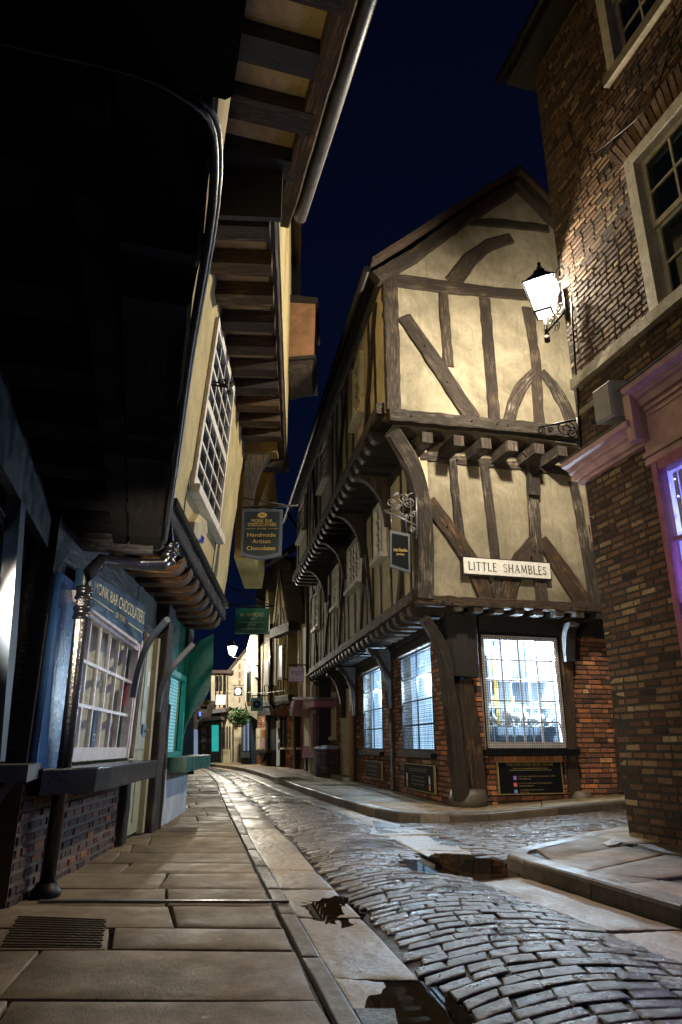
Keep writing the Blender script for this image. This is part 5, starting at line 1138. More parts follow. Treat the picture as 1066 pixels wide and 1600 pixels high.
# ground floor front of the dark house
timber(L1f, [(.05, -.02), (.06, 2.3)], [.2, .17], -.15, .02, 'post', M['oakDark'], D1); timber(L1f, [(.17, .0), (.17, 1.95)], .05, -.1, .06, 'post', M['oakWarm'], D1)
mb = MB(); mb.box(L1f, -3.4, -.1, -.05, .75, -.3, -.12); mb.box(L1f, -3.4, -.1, 2.0, 2.4, -.3, -.12); mb.box(L1f, .25, .42, 0, 2.4, -.2, -.05); mb.build('wall', M['oakDark'], D1)
mb = MB(); mb.poly(L1f, L1f.P([(-30, 400), (0, 520), (75, 810), (70, 855), (0, 735), (-30, 680)], 0), -.03, .02); mb.build('fascia', paint('blue black board', (.012, .018, .026), .4, None), D1)
mb = MB(); mb.box(L1f, -6, .3, -.1, 2.5, -.8, -.7); mb.build('wall', M['oakDark'], D1)
sash(L1f, -3.2, -1.02, .85, 2.0, -.1, 4, 3, M['black'], M['glass'], D1, fw=.06)
mb = MB(); mb.box(L1f, -3.3, -1.0, .8, 2.1, -.5, -.45); mb.build('lit_backdrop', M['glowC'], D1)
mb = MB(); mb.poly(L1f, L1f.P([(28, 770), (36, 765), (20, 1010), (2, 1190), (-6, 1190)], 0), -.05, .02); mb.build('pilaster', M['frameB'], D1)
_s = bpy.data.lights.new('window and fill light', 'SPOT'); _s.energy = FILL_W; _s.color = (1, .84, .64); _s.spot_size = R_(86); _s.spot_blend = 1.0; _s.shadow_soft_size = .08  # added warm fill spot for the left jetty and corner house street wall
_so = bpy.data.objects.new('window and fill light', _s); COL.objects.link(_so); _so.location = L1f.w(-1.5, 1.5, -.06); _so.rotation_euler = (Vector((2.9, 6.5, .75))).to_track_quat('-Z', 'Y').to_euler()
# rounded rail end at far left
mb = MB(); c = L1f.w(-.30, .78, .07); prf = [(-.6, .0), (-.05, .0), (.0, .05), (.02, .12), (.0, .19), (-.06, .24), (-.6, .24)]
mb.prism(prf, L1f.d, L1f.n, L1f.w(-.02, .70, -.1), ZUP * .09); mb.bar(L1f.w(-.2, .7, .0), L1f.w(-.25, .48, -.12), .05, .05); mb.build('window_ledge', M['lead'], D1)
# cables along the beam
for k, (dz, dx) in enumerate(((0, 0), (.018, .01), (.03, -.01))):
    cable([L1f.w(-3.86, 2.30 + dz, -.9), L1f.w(-3.80, 2.31 + dz, -.2), L1f.w(-3.80, 2.30 + dz, .3), L1f.w(-3.78, 2.30 + dz, .66 + dx), L1f.w(-3.5, 2.36 + dz, .775 + dx), L1f.w(-2.5, 2.36 + dz, .775 + dx), L1f.w(-1.2, 2.35 + dz, .78 + dx), L1f.w(.2, 2.36 + dz, .78 + dx)], .008,
          ('lowest', 'middle', 'uppermost')[k] + ' of three black cables clipped along the dark overhead beam')
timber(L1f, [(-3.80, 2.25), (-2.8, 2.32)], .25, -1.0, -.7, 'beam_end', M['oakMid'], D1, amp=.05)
# higher storey of the house behind the camera
D0 = thing('rear_house', 'plastered overhang of a further house at the top left behind the black cross beam', 'house', L1f.w(-6, 3.2, 0))
mb = MB(); mb.box(L1f, -7.5, -3.0, 3.2, 3.25, -1.4, .55); mb.build('soffit', M['plS'], D0)
for o in (-.9, -.35, .45): timber(L1f, [(-7.4, 3.12), (-3.0, 3.12)], .15, o - .1, o + .1, 'beam', M['oakMid'], D0)

# ================================================================== LEFT: GREEN SHOP BEYOND
G = thing('green_house', 'teal painted shop with curved cove under its jetty and blinds in the window', 'house', L2.w(4.0, 0, 0))
gw = sash(L2, 3.72, 5.05, .72, 1.80, .02, 1, 1, M['tealL'], M['glass'], G, fw=.07, dep=.06)
mb = MB(); mb.box(L2, 3.78, 5.0, .76, 1.74, -.04, -.03); mb.build('blind', M['glowG'], gw)
mb = MB(); mb.box(L2, 3.66, 3.73, .7, 1.9, .0, .1); mb.box(L2, 5.05, 5.25, .7, 2.5, -.1, .06); mb.box(L2, 3.7, 5.2, 1.8, 2.5, -.1, .03); mb.build('window_surround', M['teal'], G)
mb = MB(); mb.box(L2, 3.9, 6.3, .58, .75, .0, .33); mb.build('window_ledge', M['teal'], G)
mb = MB(); mb.box(L2, 3.72, 5.6, -.05, .62, -.05, .10); mb.build('plinth', M['plBl'], G)
cp = [aty(x, y, 9.95) for x, y in ((262, 1082), (282, 1045), (300, 1008), (334, 990), (333, 1040), (329, 1068), (318, 1090), (302, 1108), (290, 1132), (283, 1160), (279, 1184), (268, 1184))]
mb = MB(); e = Vector((-.30, 1.5, 0)); n = len(cp); mb.face(cp[::-1]); mb.face([p + e for p in cp])
for i in range(n): mb.face([cp[i], cp[(i + 1) % n], cp[(i + 1) % n] + e, cp[i] + e])
mb.build('cove', M['teal'], G)
_q = L2.w(5.25, 0, .02); Gf = Fr((_q.x, _q.y), -12, 1); mb = MB(); mb.box(Gf, 0, 5.0, -.05, 2.6, -.5, .0); mb.build('wall', M['slate'], G)
sl = [aty(x, y, 11.2) for x, y in ((262, 1212), (303, 1210), (303, 1118), (312, 1096), (320, 1075), (262, 1075))]; mb = MB(); e = Vector((-.45, 1.8, 0)); mb.face(sl[::-1]); mb.face([p + e for p in sl])
for i in range(6): mb.face([sl[i], sl[(i + 1) % 6], sl[(i + 1) % 6] + e, sl[i] + e])
mb.build('return_wall', M['slate'], G)
up = [aty(x, y, 11.7) for x, y in ((366, 872), (398, 872), (403, 845), (404, 790), (428, 722), (372, 722))]; mb = MB(); e = Vector((-.15, 2.5, 0)); n = len(up)
mb.face(up[::-1]); mb.face([p + e for p in up])
for i in range(n): mb.face([up[i], up[(i + 1) % n], up[(i + 1) % n] + e, up[i] + e])
mb.build('upper_bay', M['plO'], G)
c4 = [aty(x, y, 9.9) for x, y in ((445, 560), (490, 556), (493, 467), (445, 463))]; mb = MB(); mb.grid([c4, [p + Vector((0, 1.2, 0)) for p in c4]]); mb.build('dormer_cheek', plaster('terracotta render', (.20, .10, .05), (.34, .18, .09)), G)
c4 = [aty(x, y, 9.9) for x, y in ((447, 580), (486, 572), (491, 557), (447, 561))]; mb = MB(); mb.grid([c4, [p + Vector((0, 1.0, 0)) for p in c4]]); mb.build('corbel', M['oakMid'], G)
c4 = [aty(x, y, 9.86) for x, y in ((444, 470), (497, 473), (497, 465), (444, 459))]; mb = MB(); mb.grid([c4, [p + Vector((0, 1.3, 0)) for p in c4]]); mb.build('dormer_trim', M['oakDark'], G); mb = MB(); c4 = [aty(x, y, 9.85) for x, y in ((444, 563), (493, 559), (494, 554), (444, 558))]; mb.grid([c4, [p + Vector((0, 1.3, 0)) for p in c4]]); mb.build('dormer_trim', M['oakDark'], G)

# ================================================================== HANGING SIGNS OVER THE STREET
def hsign(name, label, px, Yd, bm, fm, rows, bar=None, frame=.03, round_b=0, extra=None, az=90):
    F = Fr((aty(*px[0], Yd).x, Yd), az, 1); q = F.P(px); t_ = thing(name, label, 'shop sign', F.w((q[0][0] + q[1][0]) / 2, q[2][1], 0))
    s0, s1, z0, z1 = q[0][0], q[1][0], q[2][1], q[0][1]
    bt = [(s1 + (s0 - s1) * k / 8, z0 - round_b * math.sin(math.pi * k / 8)) for k in range(9)] if round_b else [(s1, z0), (s0, z0)]
    mb = MB(); mb.poly(F, [(s0, z1), (s1, z1)] + bt, -.035, .035); mb.build('frame', M[fm], t_)
    bt = [(s1 - frame + (s0 - s1 + 2 * frame) * k / 8, z0 + frame - round_b * math.sin(math.pi * k / 8)) for k in range(9)] if round_b else [(s1 - frame, z0 + frame), (s0 + frame, z0 + frame)]
    mb = MB(); mb.poly(F, [(s0 + frame, z1 - frame), (s1 - frame, z1 - frame)] + bt, -.038, .038); mb.build('board', M[bm], t_)
    for body, x, y, w_, h, m_ in rows: text(body, F.w(s0 + (s1 - s0) * x, z1 - (z1 - z0) * y, .040), F.r, ZUP, (s1 - s0) * w_, (z1 - z0) * h, F.n, M[m_], t_)
    if bar:
        mb = MB(); pb = [aty(x, y, Yd) for x, y in bar[0]]; mb.tube(pb, .016, 6)
        for L in bar[1:]: mb.tube([aty(x, y, Yd) for x, y in L], .010, 6)
        mb.build('bracket', M['iron'], t_)
    if extra: extra(t_, F, s0, s1, z0, z1)
    return t_
def oval(t_, F, s0, s1, z0, z1):
    c = ((s0 + s1) / 2, z1 - (z1 - z0) * .135); mb = MB(); mb.poly(F, [(c[0] + .062 * math.cos(k * math.pi / 10), c[1] + .038 * math.sin(k * math.pi / 10)) for k in range(20)], .036, .041); ov = mb.build('oval', M['gold'], t_)
    text('MBC', F.w(c[0], c[1], .041), F.r, ZUP, .07, .03, F.n, M['boardB'], ov)
    for a, b in ((.10, .34), (.66, .90)): mb = MB(); mb.box(F, s0 + (s1 - s0) * a, s0 + (s1 - s0) * b, z1 - (z1 - z0) * .435, z1 - (z1 - z0) * .43, .036, .041); mb.build('gold_line', M['gold'], t_)
hsign('hanging_sign', 'dark chocolatier sign with gold lettering and curved foot hanging over the street', [(380, 797), (442, 797), (444, 868), (383, 868)], 8.6, 'boardD', 'frameB',
      [('MONK BAR', .5, .26, .52, .075, 'gold'), ('CHOCOLATIERS', .5, .345, .70, .075, 'gold'), ('OF YORK', .5, .435, .24, .03, 'gold'), ('Handmade', .5, .57, .70, .085, 'gold'), ('Artisan', .5, .71, .44, .085, 'gold'), ('Chocolates', .5, .86, .70, .085, 'gold')],
      bar=([(371, 793), (467, 790)], [(373, 778), (385, 779), (445, 789)], [(392, 790), (392, 800)], [(428, 790), (428, 799)]), frame=.035, round_b=.05, extra=oval)
hsign('hanging_sign', 'green jet shop sign with gold lettering on a long bar over the street', [(369, 951), (421, 951), (421, 990), (369, 990)], 13, 'boardG', 'boardG',
      [('W. HAMOND', .5, .26, .72, .16, 'goldP'), ('York', .5, .42, .16, .08, 'goldP'), ('THE ORIGINAL WHITBY JET SHOP', .5, .57, .80, .06, 'goldP'), ('EST. 1860', .5, .65, .24, .05, 'goldP'), ('www.whamond.com', .5, .82, .68, .08, 'goldP')],
      bar=([(340, 944), (428, 948)], [(350, 913), (425, 947)], [(376, 946), (376, 952)], [(414, 948), (414, 952)]), frame=.03)

# ================================================================== FAR HOUSES, RIGHT SIDE OF THE STREET
C = Fr((-1.6, 26), -21.8, -1); Pf = Fr((-.5, 21.5), -14, -1)
def fp(F, L, o0, o1, name, m, root, off=None, t=.5):
    mb = MB(); mb.poly(F, F.P(L, off if off is not None else o1), o0, o1, t=t); return mb.build(name, M[m] if isinstance(m, str) else m, root)
def rect(x0, y0, x1, y1): return [(x0, y1), (x1, y1), (x1, y0), (x0, y0)]
PK = thing('pink_shop', 'small shop with pink canopy and pink bay window down the street', 'shop', Pf.w(2, 0, 0))
brickwall(Pf, -.2, 5.2, .08, 2.7, 0, PK, [M['mor'], M['brB']], [], dark=.1, L=.24, H=.08)
mb = MB(); mb.box(Pf, -.2, 3.0, 2.7, 6.5, -.3, .1); mb.build('wall', M['plA'], PK)
for s in (.2, .9, 1.6, 2.3, 2.9): timber(Pf, [(s, 2.8), (s, 6.4)], .16, .05, .13, 'stud', M['oakMid'], PK)
fp(Pf, rect(451, 985, 471, 1092), -.1, .16, 'brick_bay', 'brB', PK); fp(Pf, rect(471, 975, 478, 1092), .0, .30, 'jamb', 'plA', PK)
mb = MB(); mb.tube([Pf.w(*Pf.pix(468, y, .35), .35) for y in (985, 1040, 1090)], .05, 6); mb.build('downpipe', M['sashOld'], PK)
cn = [(x, y) for x, y in ((453, 1117), (489, 1104), (489, 1094), (459, 1092))]
fp(Pf, cn, .0, .75, 'canopy', 'pinkD', PK, off=.75); fp(Pf, [(452, 1119), (458, 1096), (463, 1094), (458, 1118)], .3, .95, 'canopy_end', 'pink', PK, off=.9); fp(Pf, rect(457, 1089, 490, 1093), .0, .8, 'roof', 'lead', PK)
fp(Pf, rect(474, 1114, 489, 1172), .0, .42, 'bay_window', 'pinkD', PK); fp(Pf, rect(476, 1122, 483, 1166), .40, .44, 'pane', 'curt', PK); fp(Pf, rect(472, 1172, 490, 1184), .0, .55, 'bay_sill', 'pinkD', PK)
for x in (475, 481, 487): fp(Pf, rect(x, 1184, x + 3, 1205), .2, .45, 'leg', 'black', PK)
bw_ = fp(Pf, rect(447, 1120, 464, 1168), -.1, .05, 'window', 'blind', PK)
for i in range(6): fp(Pf, rect(447.5 + i * 3, 1120, 448.1 + i * 3, 1168), .05, .08, 'glazing_bar', 'creamP', PK)
fp(Pf, rect(446, 1168, 465, 1171), .0, .15, 'sill', 'sashOld', PK); fp(Pf, rect(450, 1173, 461, 1180), .0, .08, 'name_board', 'pinkD', PK)
timber(Pf, Pf.P([(468, 1105), (468, 1203)]), .35, .0, .2, 'post', M['oakDark'], PK)
TH_ = thing('timber_house', 'tall far timber house with studded yellow plaster and two lit upstairs windows', 'house', C.w(2, 0, 0))
brickwall(C, .0, 5.6, .08, 2.3, 0, TH_, [M['mor'], M['brB']], [], L=.26, H=.09)
fp(C, [(404, 1196), (452, 1196), (455, 880), (440, 868), (400, 905)], -1.2, -.3, 'wall', 'oakMid', TH_, off=-.3)
fp(C, [(425, 1095), (451, 1093), (451, 985), (425, 985)], -.2, .6, 'upper_wall', 'plY', TH_, off=.6); fp(C, [(408, 1100), (423, 1100), (423, 1000), (408, 1010)], -.2, .6, 'upper_wall', 'plY', TH_, off=.6)
fp(C, [(425, 985), (452, 985), (444, 930), (437, 888), (431, 930)], .0, .7, 'gable', 'plY', TH_, off=.7); fp(C, [(412, 985), (423, 985), (419, 925), (417, 918), (415, 935)], .0, .6, 'gable', 'plY', TH_, off=.6)
for L in ([(426, 1092), (427, 990)], [(431, 1092), (432, 985)], [(444, 1062), (446, 985)], [(449, 1092), (450, 985)], [(442, 1092), (446, 1020)], [(434, 1092), (435, 1062)], [(438, 1092), (439, 1062)], [(410, 1098), (411, 1005)], [(414, 1098), (413, 1072)], [(422, 1098), (422, 1000)], [(418, 1100), (420, 1070)]):
    timber(C, C.P(L, .61), .075, .57, .625, 'stud', M['oakMid'], TH_)
for L in ([(437, 895), (428, 985)], [(437, 890), (450, 985)], [(437, 900), (438, 985)], [(434, 960), (432, 985)], [(441, 950), (444, 985)]): timber(C, C.P(L, .71), .07, .67, .725, 'brace', M['oakDark'], TH_)
timber(C, C.P([(424, 990), (453, 978)], .85), .35, .5, .9, 'bressummer', M['oakMid'], TH_); timber(C, C.P([(424, 1094), (452, 1090)], .7), .22, .5, .75, 'bressummer', M['oakMid'], TH_); timber(C, C.P([(407, 1102), (424, 1098)], .7), .22, .5, .75, 'bressummer', M['oakMid'], TH_)
for i in range(8): x = 427 + i * 3.2; fp(C, rect(x, 1095 - i * .3, x + 1.4, 1101 - i * .3), .3, .75, 'joist', 'oakB', TH_)
for q in ((434, 1008, 441, 1060), (414, 1030, 420, 1070)):
    w_ = fp(C, rect(*q), .55, .68, 'window', 'sashOld', TH_); fp(C, rect(q[0] + .6, q[1] + 2, q[2] - .8, q[3] - 2), .67, .69, 'pane', emis('curtained lit pane', (.9, .85, .7), .25), w_); fp(C, rect(q[0] - 1, q[3], q[2] + 1, q[3] + 2), .55, .8, 'sill', 'oakB', w_)
mb = MB(); mb.tube([C.w(*C.pix(x, y, .75), .75) for x, y in ((424, 975), (423.5, 1040), (423, 1098), (428, 1108), (432, 1125))], .07, 6); mb.build('downpipe', M['iron'], TH_)
fp(C, rect(415, 1118, 431, 1196), -.1, .1, 'dark_doorway', 'oakDark', TH_); fp(C, rect(432, 1122, 437, 1197), .0, .2, 'door_post', 'plBl', TH_); fp(C, rect(438, 1124, 444, 1168), .0, .12, 'shop_glass', 'frameB', TH_); fp(C, rect(437, 1168, 445, 1171), .0, .2, 'sill', 'white', TH_)
w_ = fp(C, rect(400, 1138, 415, 1172), .0, .2, 'window', 'creamP', TH_); fp(C, rect(401, 1140, 407, 1151), .2, .22, 'pane', 'blind', w_); fp(C, rect(408.5, 1140, 414, 1151), .2, .22, 'pane', 'orangeP', w_); fp(C, rect(401, 1153, 407, 1170), .2, .22, 'pane', 'blind', w_); fp(C, rect(408.5, 1153, 414, 1170), .2, .22, 'pane', 'pink', w_)
fp(C, [(403, 1176), (414, 1176), (410, 1190)], .0, .35, 'bracket', 'oakDark', TH_); fp(C, rect(399, 1172, 416, 1176), .0, .5, 'sill', 'oakDark', TH_)
timber(C, C.P([(444, 1110), (444, 1197)]), .3, .0, .2, 'post', M['oakDark'], TH_); timber(C, C.P([(424, 1110), (424, 1197)]), .3, .0, .2, 'post', M['oakDark'], TH_); timber(C, C.P([(404, 1112), (466, 1106)], .3), .35, .0, .3, 'beam', M['oakDark'], TH_)
mb = MB(); r0, r1 = C.w(*C.pix(398, 905, .4), .9), C.w(*C.pix(470, 870, .4), .9); mb.grid([[r0, r0 + C.n * -4 + ZUP * 3, r0 + C.n * -4 + ZUP * 3.15, r0 + ZUP * .15], [r1, r1 + C.n * -4 + ZUP * 3, r1 + C.n * -4 + ZUP * 3.15, r1 + ZUP * .15]]); mb.build('roof', M['roof'], TH_)
# white curved house
Wf = Fr((0, 31.5), 90, 1)
WH = thing('white_house', 'white rendered bulging narrow house at the bend of the street', 'house', (-4.2, 31.5, 0))
mb = MB(); q = [Wf.pix(x, y) for x, y in ((402, 1125), (388, 1115), (383, 1095), (382, 1060), (383, 1030), (387, 1008), (391, 992), (403, 992))]; mb.poly(Wf, q, -5, 0); mb.build('wall', M['plW'], WH)
fp(Wf, rect(386, 1196, 403, 1120) if False else [(377, 1193), (403, 1193), (403, 1122), (377, 1122)], -5, -.6, 'shop_wall', 'slate', WH, off=-.6)
for y in (1012, 1030, 1050): fp(Wf, rect(397, y, 403, y + 8), -.0, .3, 'eaves_block', 'plW', WH)
w_ = fp(Wf, [(385, 1097), (390, 1095), (390, 1048), (385, 1050)], .0, .08, 'window', 'oakMid', WH); fp(Wf, [(386, 1094), (389, 1093), (389, 1051), (386, 1052)], .08, .1, 'pane', 'dglass', w_)
w_ = fp(Wf, rect(377, 1124, 390, 1175), -.6, -.5, 'shop_window', 'slate', WH, )
for i in range(4): fp(Wf, rect(377.6 + i * 3.1, 1126, 380 + i * 3.1, 1173), -.5, -.48, 'pane', 'glowC' if i % 2 else 'frameB', w_)
fp(Wf, rect(376, 1175, 391, 1184), -.6, -.45, 'stall_riser', 'frameB', WH)
# cream gabled house facing the street
Ff = Fr((0, 35), 90, 1)
CG = thing('cream_house', 'cream washed gabled house brightly lit by the far street lamp', 'house', (-5.5, 35, 0))
fp(Ff, [(357, 1104), (383, 1112), (383, 1020), (374, 1030), (357, 1052)], -6, 0, 'gable_wall', 'plCr', CG, off=0); fp(Ff, [(355, 1053), (374, 1030), (384, 1017), (384, 1013), (352, 1051)], -6, .2, 'roof', 'roof', CG, off=.2)
fp(Ff, rect(330, 1052, 357, 1110), -6, .1, 'timber_wing', 'plA', CG, off=.1); fp(Ff, rect(332, 1047, 363, 1052), -6, .5, 'wing_roof', 'roof', CG, off=.5)
for x in (338.5, 344, 350): fp(Ff, rect(x, 1056, x + 3.2, 1080), .1, .12, 'dark_window', 'dglass', CG)
for x in (336.5, 342.5, 348.5, 354.5): fp(Ff, rect(x, 1054, x + 1.4, 1105), .1, .2, 'post', 'oakB', CG)
fp(Ff, [(331, 1115), (353, 1112), (353, 1106), (333, 1108)], .0, .9, 'jetty_roof', 'lead', CG, off=.9); fp(Ff, rect(345, 1112, 377, 1193), -6, -.2, 'ground_wall', 'plA', CG, off=-.2)
for x in (346, 350, 354, 358, 363): fp(Ff, rect(x, 1135, x + 1.8, 1190), -.2, -.05, 'post', 'oakB', CG)
fp(Ff, rect(346, 1171, 360, 1192), -.2, .1, 'panel', 'creamP', CG); fp(Ff, rect(342.5, 1135, 345.2, 1176), -.2, -.1, 'lit_strip', 'glowW', CG)
for i in range(5): fp(Ff, rect(373.3, 1037 + i * 13, 375.5, 1045 + i * 13), .0, .08, 'quoin', 'brB', CG)
mb = MB(); mb.tube([Ff.w(*Ff.pix(x, y, .1), .1) for x, y in ((352, 1050), (352, 1108), (360, 1120), (372, 1128))], .05, 6); mb.build('downpipe', M['iron'], CG)
LSH = thing('teal_shop', 'dark far shopfront with lit teal doorway at the end of the left pavement', 'shop', (-6.4, 34.5, 0))
Lf = Fr((0, 34.3), 90, 1)
fp(Lf, rect(285, 1095, 334, 1193), -5, -.1, 'wall', 'oakMid', LSH, off=-.1); fp(Lf, [(311, 1128), (346, 1124), (345, 1119), (331, 1119), (311, 1124)], -.2, .8, 'canopy', 'black', LSH, off=.8)
fp(Lf, rect(310, 1128, 346, 1193), -2, -.05, 'shopfront', 'black', LSH, off=-.05); fp(Lf, rect(331, 1133, 341.5, 1174), -.05, -.0, 'teal_doorway', 'glowT', LSH); fp(Lf, rect(329, 1174, 340, 1192), -.05, .05, 'stall_riser', 'frameB', LSH)
for i in range(4): fp(Lf, rect(315, 1137 + i * 13, 321.5, 1147 + i * 13), -.05, -.02, 'door_pane', 'frameB', LSH)
fp(Lf, rect(303, 1140, 309, 1180), -.05, .0, 'shop_pane', 'glowC', LSH); fp(Lf, rect(311, 1112, 313.5, 1119), .0, .1, 'blue_light', 'blueL', LSH)

# far lamp
fl = aty(363, 1016, 30.5); FLm = thing('street_lamp', 'distant brightly lit street lamp on a wall bracket beside the cream gable', 'street lamp', (fl.x, fl.y, fl.z - .5))
lantern(fl, 1.0, FLm, M['bulbF'], rot=.6)
mb = MB(); mb.tube([fl + ZUP * -.35, fl + ZUP * -.2], .03, 6); mb.tube([fl + ZUP * -.3, aty(375, 1030, 30.8), aty(384, 1030, 31.6)], .03, 6); mb.build('bracket', M['iron'], FLm)
lamp('far street lamp light', fl + Vector((0, 0, .05)), FAR_W, (1, .92, .76), .08)

# far signs, flowers, ivy
def dsign(label, q, Yd, bm, fm, extra=None, rows=()): return hsign('hanging_sign', label, [(q[0], q[1]), (q[2], q[1]), (q[2], q[3]), (q[0], q[3])], Yd, bm, fm, rows, bar=([(q[0] - 2, q[1] - 3), (q[2] + 8, q[1] - 3)], [(q[0] + 2, q[1] - 3), (q[0] + 2, q[1])], [(q[2] - 2, q[1] - 3), (q[2] - 2, q[1])]), frame=.02, extra=extra)
def ring_(t_, F, s0, s1, z0, z1):
    c = ((s0 + s1) / 2, (z0 + z1) / 2); r = (s1 - s0) * .40
    for k, (rr, m_) in enumerate(((r, 'goldD'), (r * .76, 'boardB'), (r * .35, 'bluS'))):
        mb = MB(); mb.poly(F, [(c[0] + rr * math.cos(a * math.pi / 12), c[1] + rr * (1.1 if k == 2 else 1) * math.sin(a * math.pi / 12)) for a in range(24)], .035, .041 + .003 * k); mb.build('emblem', M[m_], t_)
dsign('mint green sign with a round brown emblem hanging over the far pavement', (393, 1090, 411, 1111), 23.5, 'mint', 'mint', ring_)
def cone(t_, F, s0, s1, z0, z1):
    c = (s0 + (s1 - s0) * .24, (z0 + z1) / 2); h = (z1 - z0)
    mb = MB(); mb.poly(F, [(c[0], c[1] - .32 * h), (c[0] + .09 * h, c[1] + .02 * h), (c[0] - .09 * h, c[1] + .02 * h)], .036, .042); mb.build('cone_picture', M['goldD'], t_)
    mb = MB(); mb.poly(F, [(c[0] + .1 * h * math.cos(a), c[1] + .12 * h + .12 * h * math.sin(a)) for a in [k * math.pi / 6 for k in range(12)]], .036, .043); mb.build('scoop_picture', M['redS'], t_)
dsign('pink sign with an ice cream cone hanging above the pink canopy', (452, 1042, 475, 1065), 19.5, 'pink', 'pinkD', cone, [('ICE CREAM', .65, .35, .5, .09, 'boardB'), ('PARLOUR', .65, .55, .42, .09, 'boardB'), ('SWEETS & TREATS', .5, .86, .7, .07, 'boardB')])
def bow(t_, F, s0, s1, z0, z1):
    c = ((s0 + s1) / 2, (z0 + z1) / 2); h = (s1 - s0)
    for sg, m_ in ((-1, 'bluS'), (1, 'orangeP')): mb = MB(); mb.poly(F, [(c[0], c[1]), (c[0] + sg * .2 * h, c[1] + .12 * h), (c[0] + sg * .2 * h, c[1] - .12 * h)], .036, .042); mb.build('bow_picture', M[m_], t_)
dsign('white square sign with a small bow hanging before the timbered wing', (338, 1086, 353, 1101), 32.3, 'whiteS', 'whiteS', bow)
def clock(t_, F, s0, s1, z0, z1):
    c = ((s0 + s1) / 2, (z0 + z1) / 2); r = (s1 - s0) * .38
    for k, (rr, m_) in enumerate(((r, 'plate'), (r * .7, 'grey'), (r * .6, 'plate'))): mb = MB(); mb.poly(F, [(c[0] + rr * math.cos(a * math.pi / 12), c[1] + rr * math.sin(a * math.pi / 12)) for a in range(24)], .035, .041 + .003 * k); mb.build('disc', M[m_], t_)
dsign('black square sign with a white ring hanging before the cream gable', (366, 1074, 379, 1087), 32.3, 'boardB', 'boardB', clock)
RS = thing('round_sign', 'round white sign on a thin iron arm below the ivy', 'shop sign', aty(368, 1140, 31)); F = Fr((0, 31), 90, 1); c = F.pix(368, 1136)
mb = MB(); mb.poly(F, [(c[0] + .12 * math.cos(a * math.pi / 10), c[1] + .12 * math.sin(a * math.pi / 10)) for a in range(20)], -.03, .03); mb.build('disc', M['plate'], RS); mb = MB(); mb.tube([F.w(c[0], c[1] + .13, 0), F.w(c[0] + .5, c[1] + .16, 0)], .015, 5); mb.build('arm', M['iron'], RS)
def bush(name, label, cat, c, r, n, mats, leaf=.05, group=None, drop=0):
    t_ = thing(name, label, cat, c)
    for mi, (m_, frac) in enumerate(mats):
        mb = MB()
        for k in range(int(n * frac)):
            v = Vector((random.gauss(0, .5), random.gauss(0, .5), random.gauss(0, .5)))
            if v.length > 1.15: v = v.normalized() * 1.15
            p = Vector(c) + Vector((v.x * r[0], v.y * r[1], v.z * r[2])); a = Vector((random.uniform(-1, 1), random.uniform(-1, 1), random.uniform(-1, 1))).normalized(); b = a.orthogonal().normalized()
            s_ = leaf * random.uniform(.6, 1.3); mb.face([p - a * s_, p + b * s_ * .5, p + a * s_, p - b * s_ * .5])
        mb.build(('foliage', 'flowers', 'flowers', 'flowers')[mi], M[m_], t_)
    return t_
iv = bush('climbing_plant', 'bushy green climbing plant on the wall below the cream gable', 'plant', aty(374, 1121, 31), (.42, .3, .36), 900, (('leaf', .6), ('leafD', .4)), .06)
fb = bush('flower_basket', 'hanging basket of red and green flowers beside the pink canopy', 'flower basket', aty(442, 1112, 20.5), (.22, .2, .17), 420, (('leaf', .55), ('flR', .45)), .035)
mb = MB(); cc = aty(442, 1116, 20.5); mb.lathe(cc - ZUP * .16, [(0, -.02), (.1, .0), (.15, .1), (.14, .12)], 10); mb.tube([cc, aty(442, 1100, 20.5), aty(455, 1098, 21.2)], .01, 5); mb.build('basket', M['iron'], fb)
yb = bush('flower_basket', 'hanging basket of yellow flowers beside the teal cove on the left', 'flower basket', aty(319, 1098, 24), (.16, .15, .12), 260, (('leafD', .5), ('flY', .5)), .035)
mb = MB(); cc = aty(319, 1102, 24); mb.lathe(cc - ZUP * .12, [(0, -.02), (.1, .0), (.13, .08)], 10); mb.tube([cc, aty(319, 1088, 24), aty(306, 1086, 24)], .01, 5); mb.build('basket', M['iron'], yb)
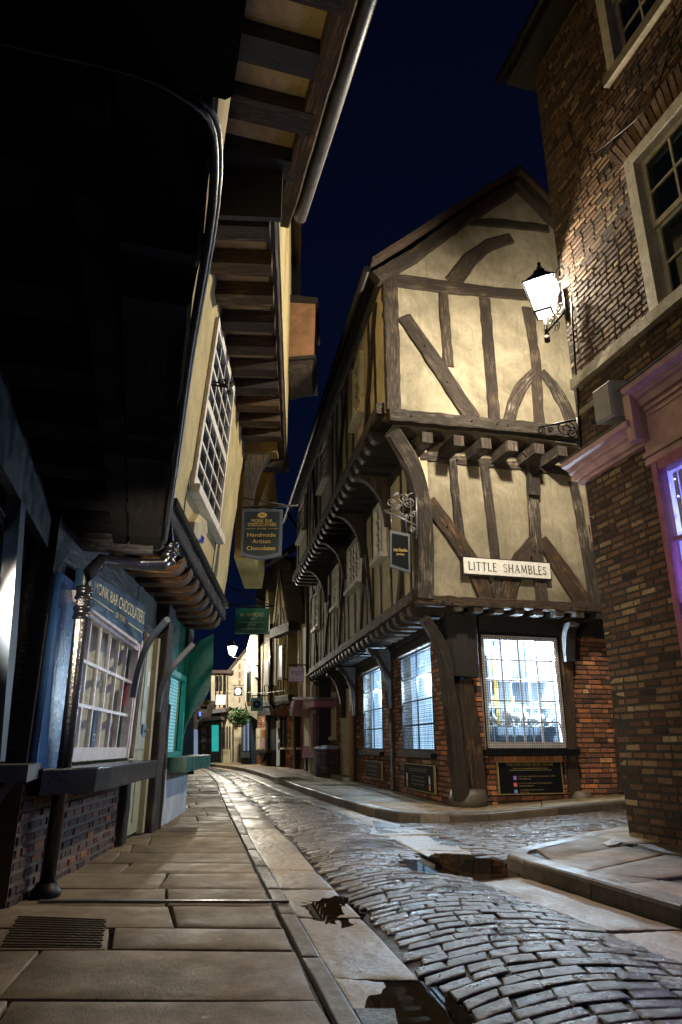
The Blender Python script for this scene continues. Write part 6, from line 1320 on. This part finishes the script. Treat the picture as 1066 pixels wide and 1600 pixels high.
# left row beyond the green shop
LB = thing('left_terrace_house', 'plain dark house continuing the left side of the street behind the cove', 'house', (-4.2, 20, 0))
Tf = Fr((-3.2, 15), -13, 1); mb = MB(); mb.box(Tf, -.8, 13.5, -.05, 6.5, -1.0, -.3); mb.build('wall', M['plA'], LB)
for s in (1, 3, 5, 7, 9, 11): timber(Tf, [(s, 0), (s, 6.4)], .2, -.32, -.26, 'stud', M['oakMid'], LB)
mb = MB(); mb.grid([[Tf.w(-1, 6.4, .1), Tf.w(-1, 8.6, -3), Tf.w(-1, 8.7, -3), Tf.w(-1, 6.5, .1)], [Tf.w(14, 6.4, .1), Tf.w(14, 8.6, -3), Tf.w(14, 8.7, -3), Tf.w(14, 6.5, .1)]]); mb.build('roof', M['roof'], LB)
PS = MB(); pp = [gz(x, y, .086) for x, y in ((942, 1318), (960, 1312), (972, 1317), (964, 1321), (950, 1322))]; PS.grid([pp, [p + Vector((0, 0, .006 + .008 * (i % 2))) for i, p in enumerate(pp)]]); tag(base(PS.build('paper_scrap', M['plate'])), 'crumpled white paper scrap on the right pavement beside the brick corner', 'litter')
# thin wires across the far street
cable([aty(350, 1075, 30), aty(400, 1083, 27), aty(452, 1078, 22)], .008, 'thin wire strung across the far end of the street', m='ink')

# shared groups
for nm, gr in (('street_lamp', 'street lamps'), ('hanging_sign', 'hanging shop signs over the street'), ('cable', 'cables and wires'), ('flower_basket', 'hanging flower baskets'), ('information_board', 'black information boards under the corner house windows'), ('sign_bracket', 'empty scrolled sign brackets'), ('jewellery_bust', 'white jewellery busts in the lane window')):
    for o in list(COL.objects):
        if o.name.split('.')[0] == nm and o.parent is None and o.get('label'): o['group'] = gr
# oak pegs on the lane front of the corner house
mb = MB()
for x, y, o in ((690, 941, OB), (705, 943, OB), (800, 947, OB), (812, 948, OB), (890, 950, OB), (900, 950, OB), (912, 951, OB), (715, 718, OB), (770, 722, OB), (836, 860, OB), (845, 862, OB), (848, 880, OB), (700, 822, OB), (735, 868, OB), (640, 652, OB2), (735, 660, OB2), (775, 664, OB2), (843, 670, OB2), (790, 667, OB2), (665, 540, OB2), (700, 596, OB2)):
    a, z = B.pix(x, y, o + .04); mb.lathe(B.w(a, z, o + .02 + (.07 if y > 930 or 640 < y < 680 else .0)), [(.015, 0), (.015, .022), (0, .026)], 6, axis=B.n, t=.3)
pg = mb.build('oak_pegs', M['oakDark'], H); pg['kind'] = 'stuff'
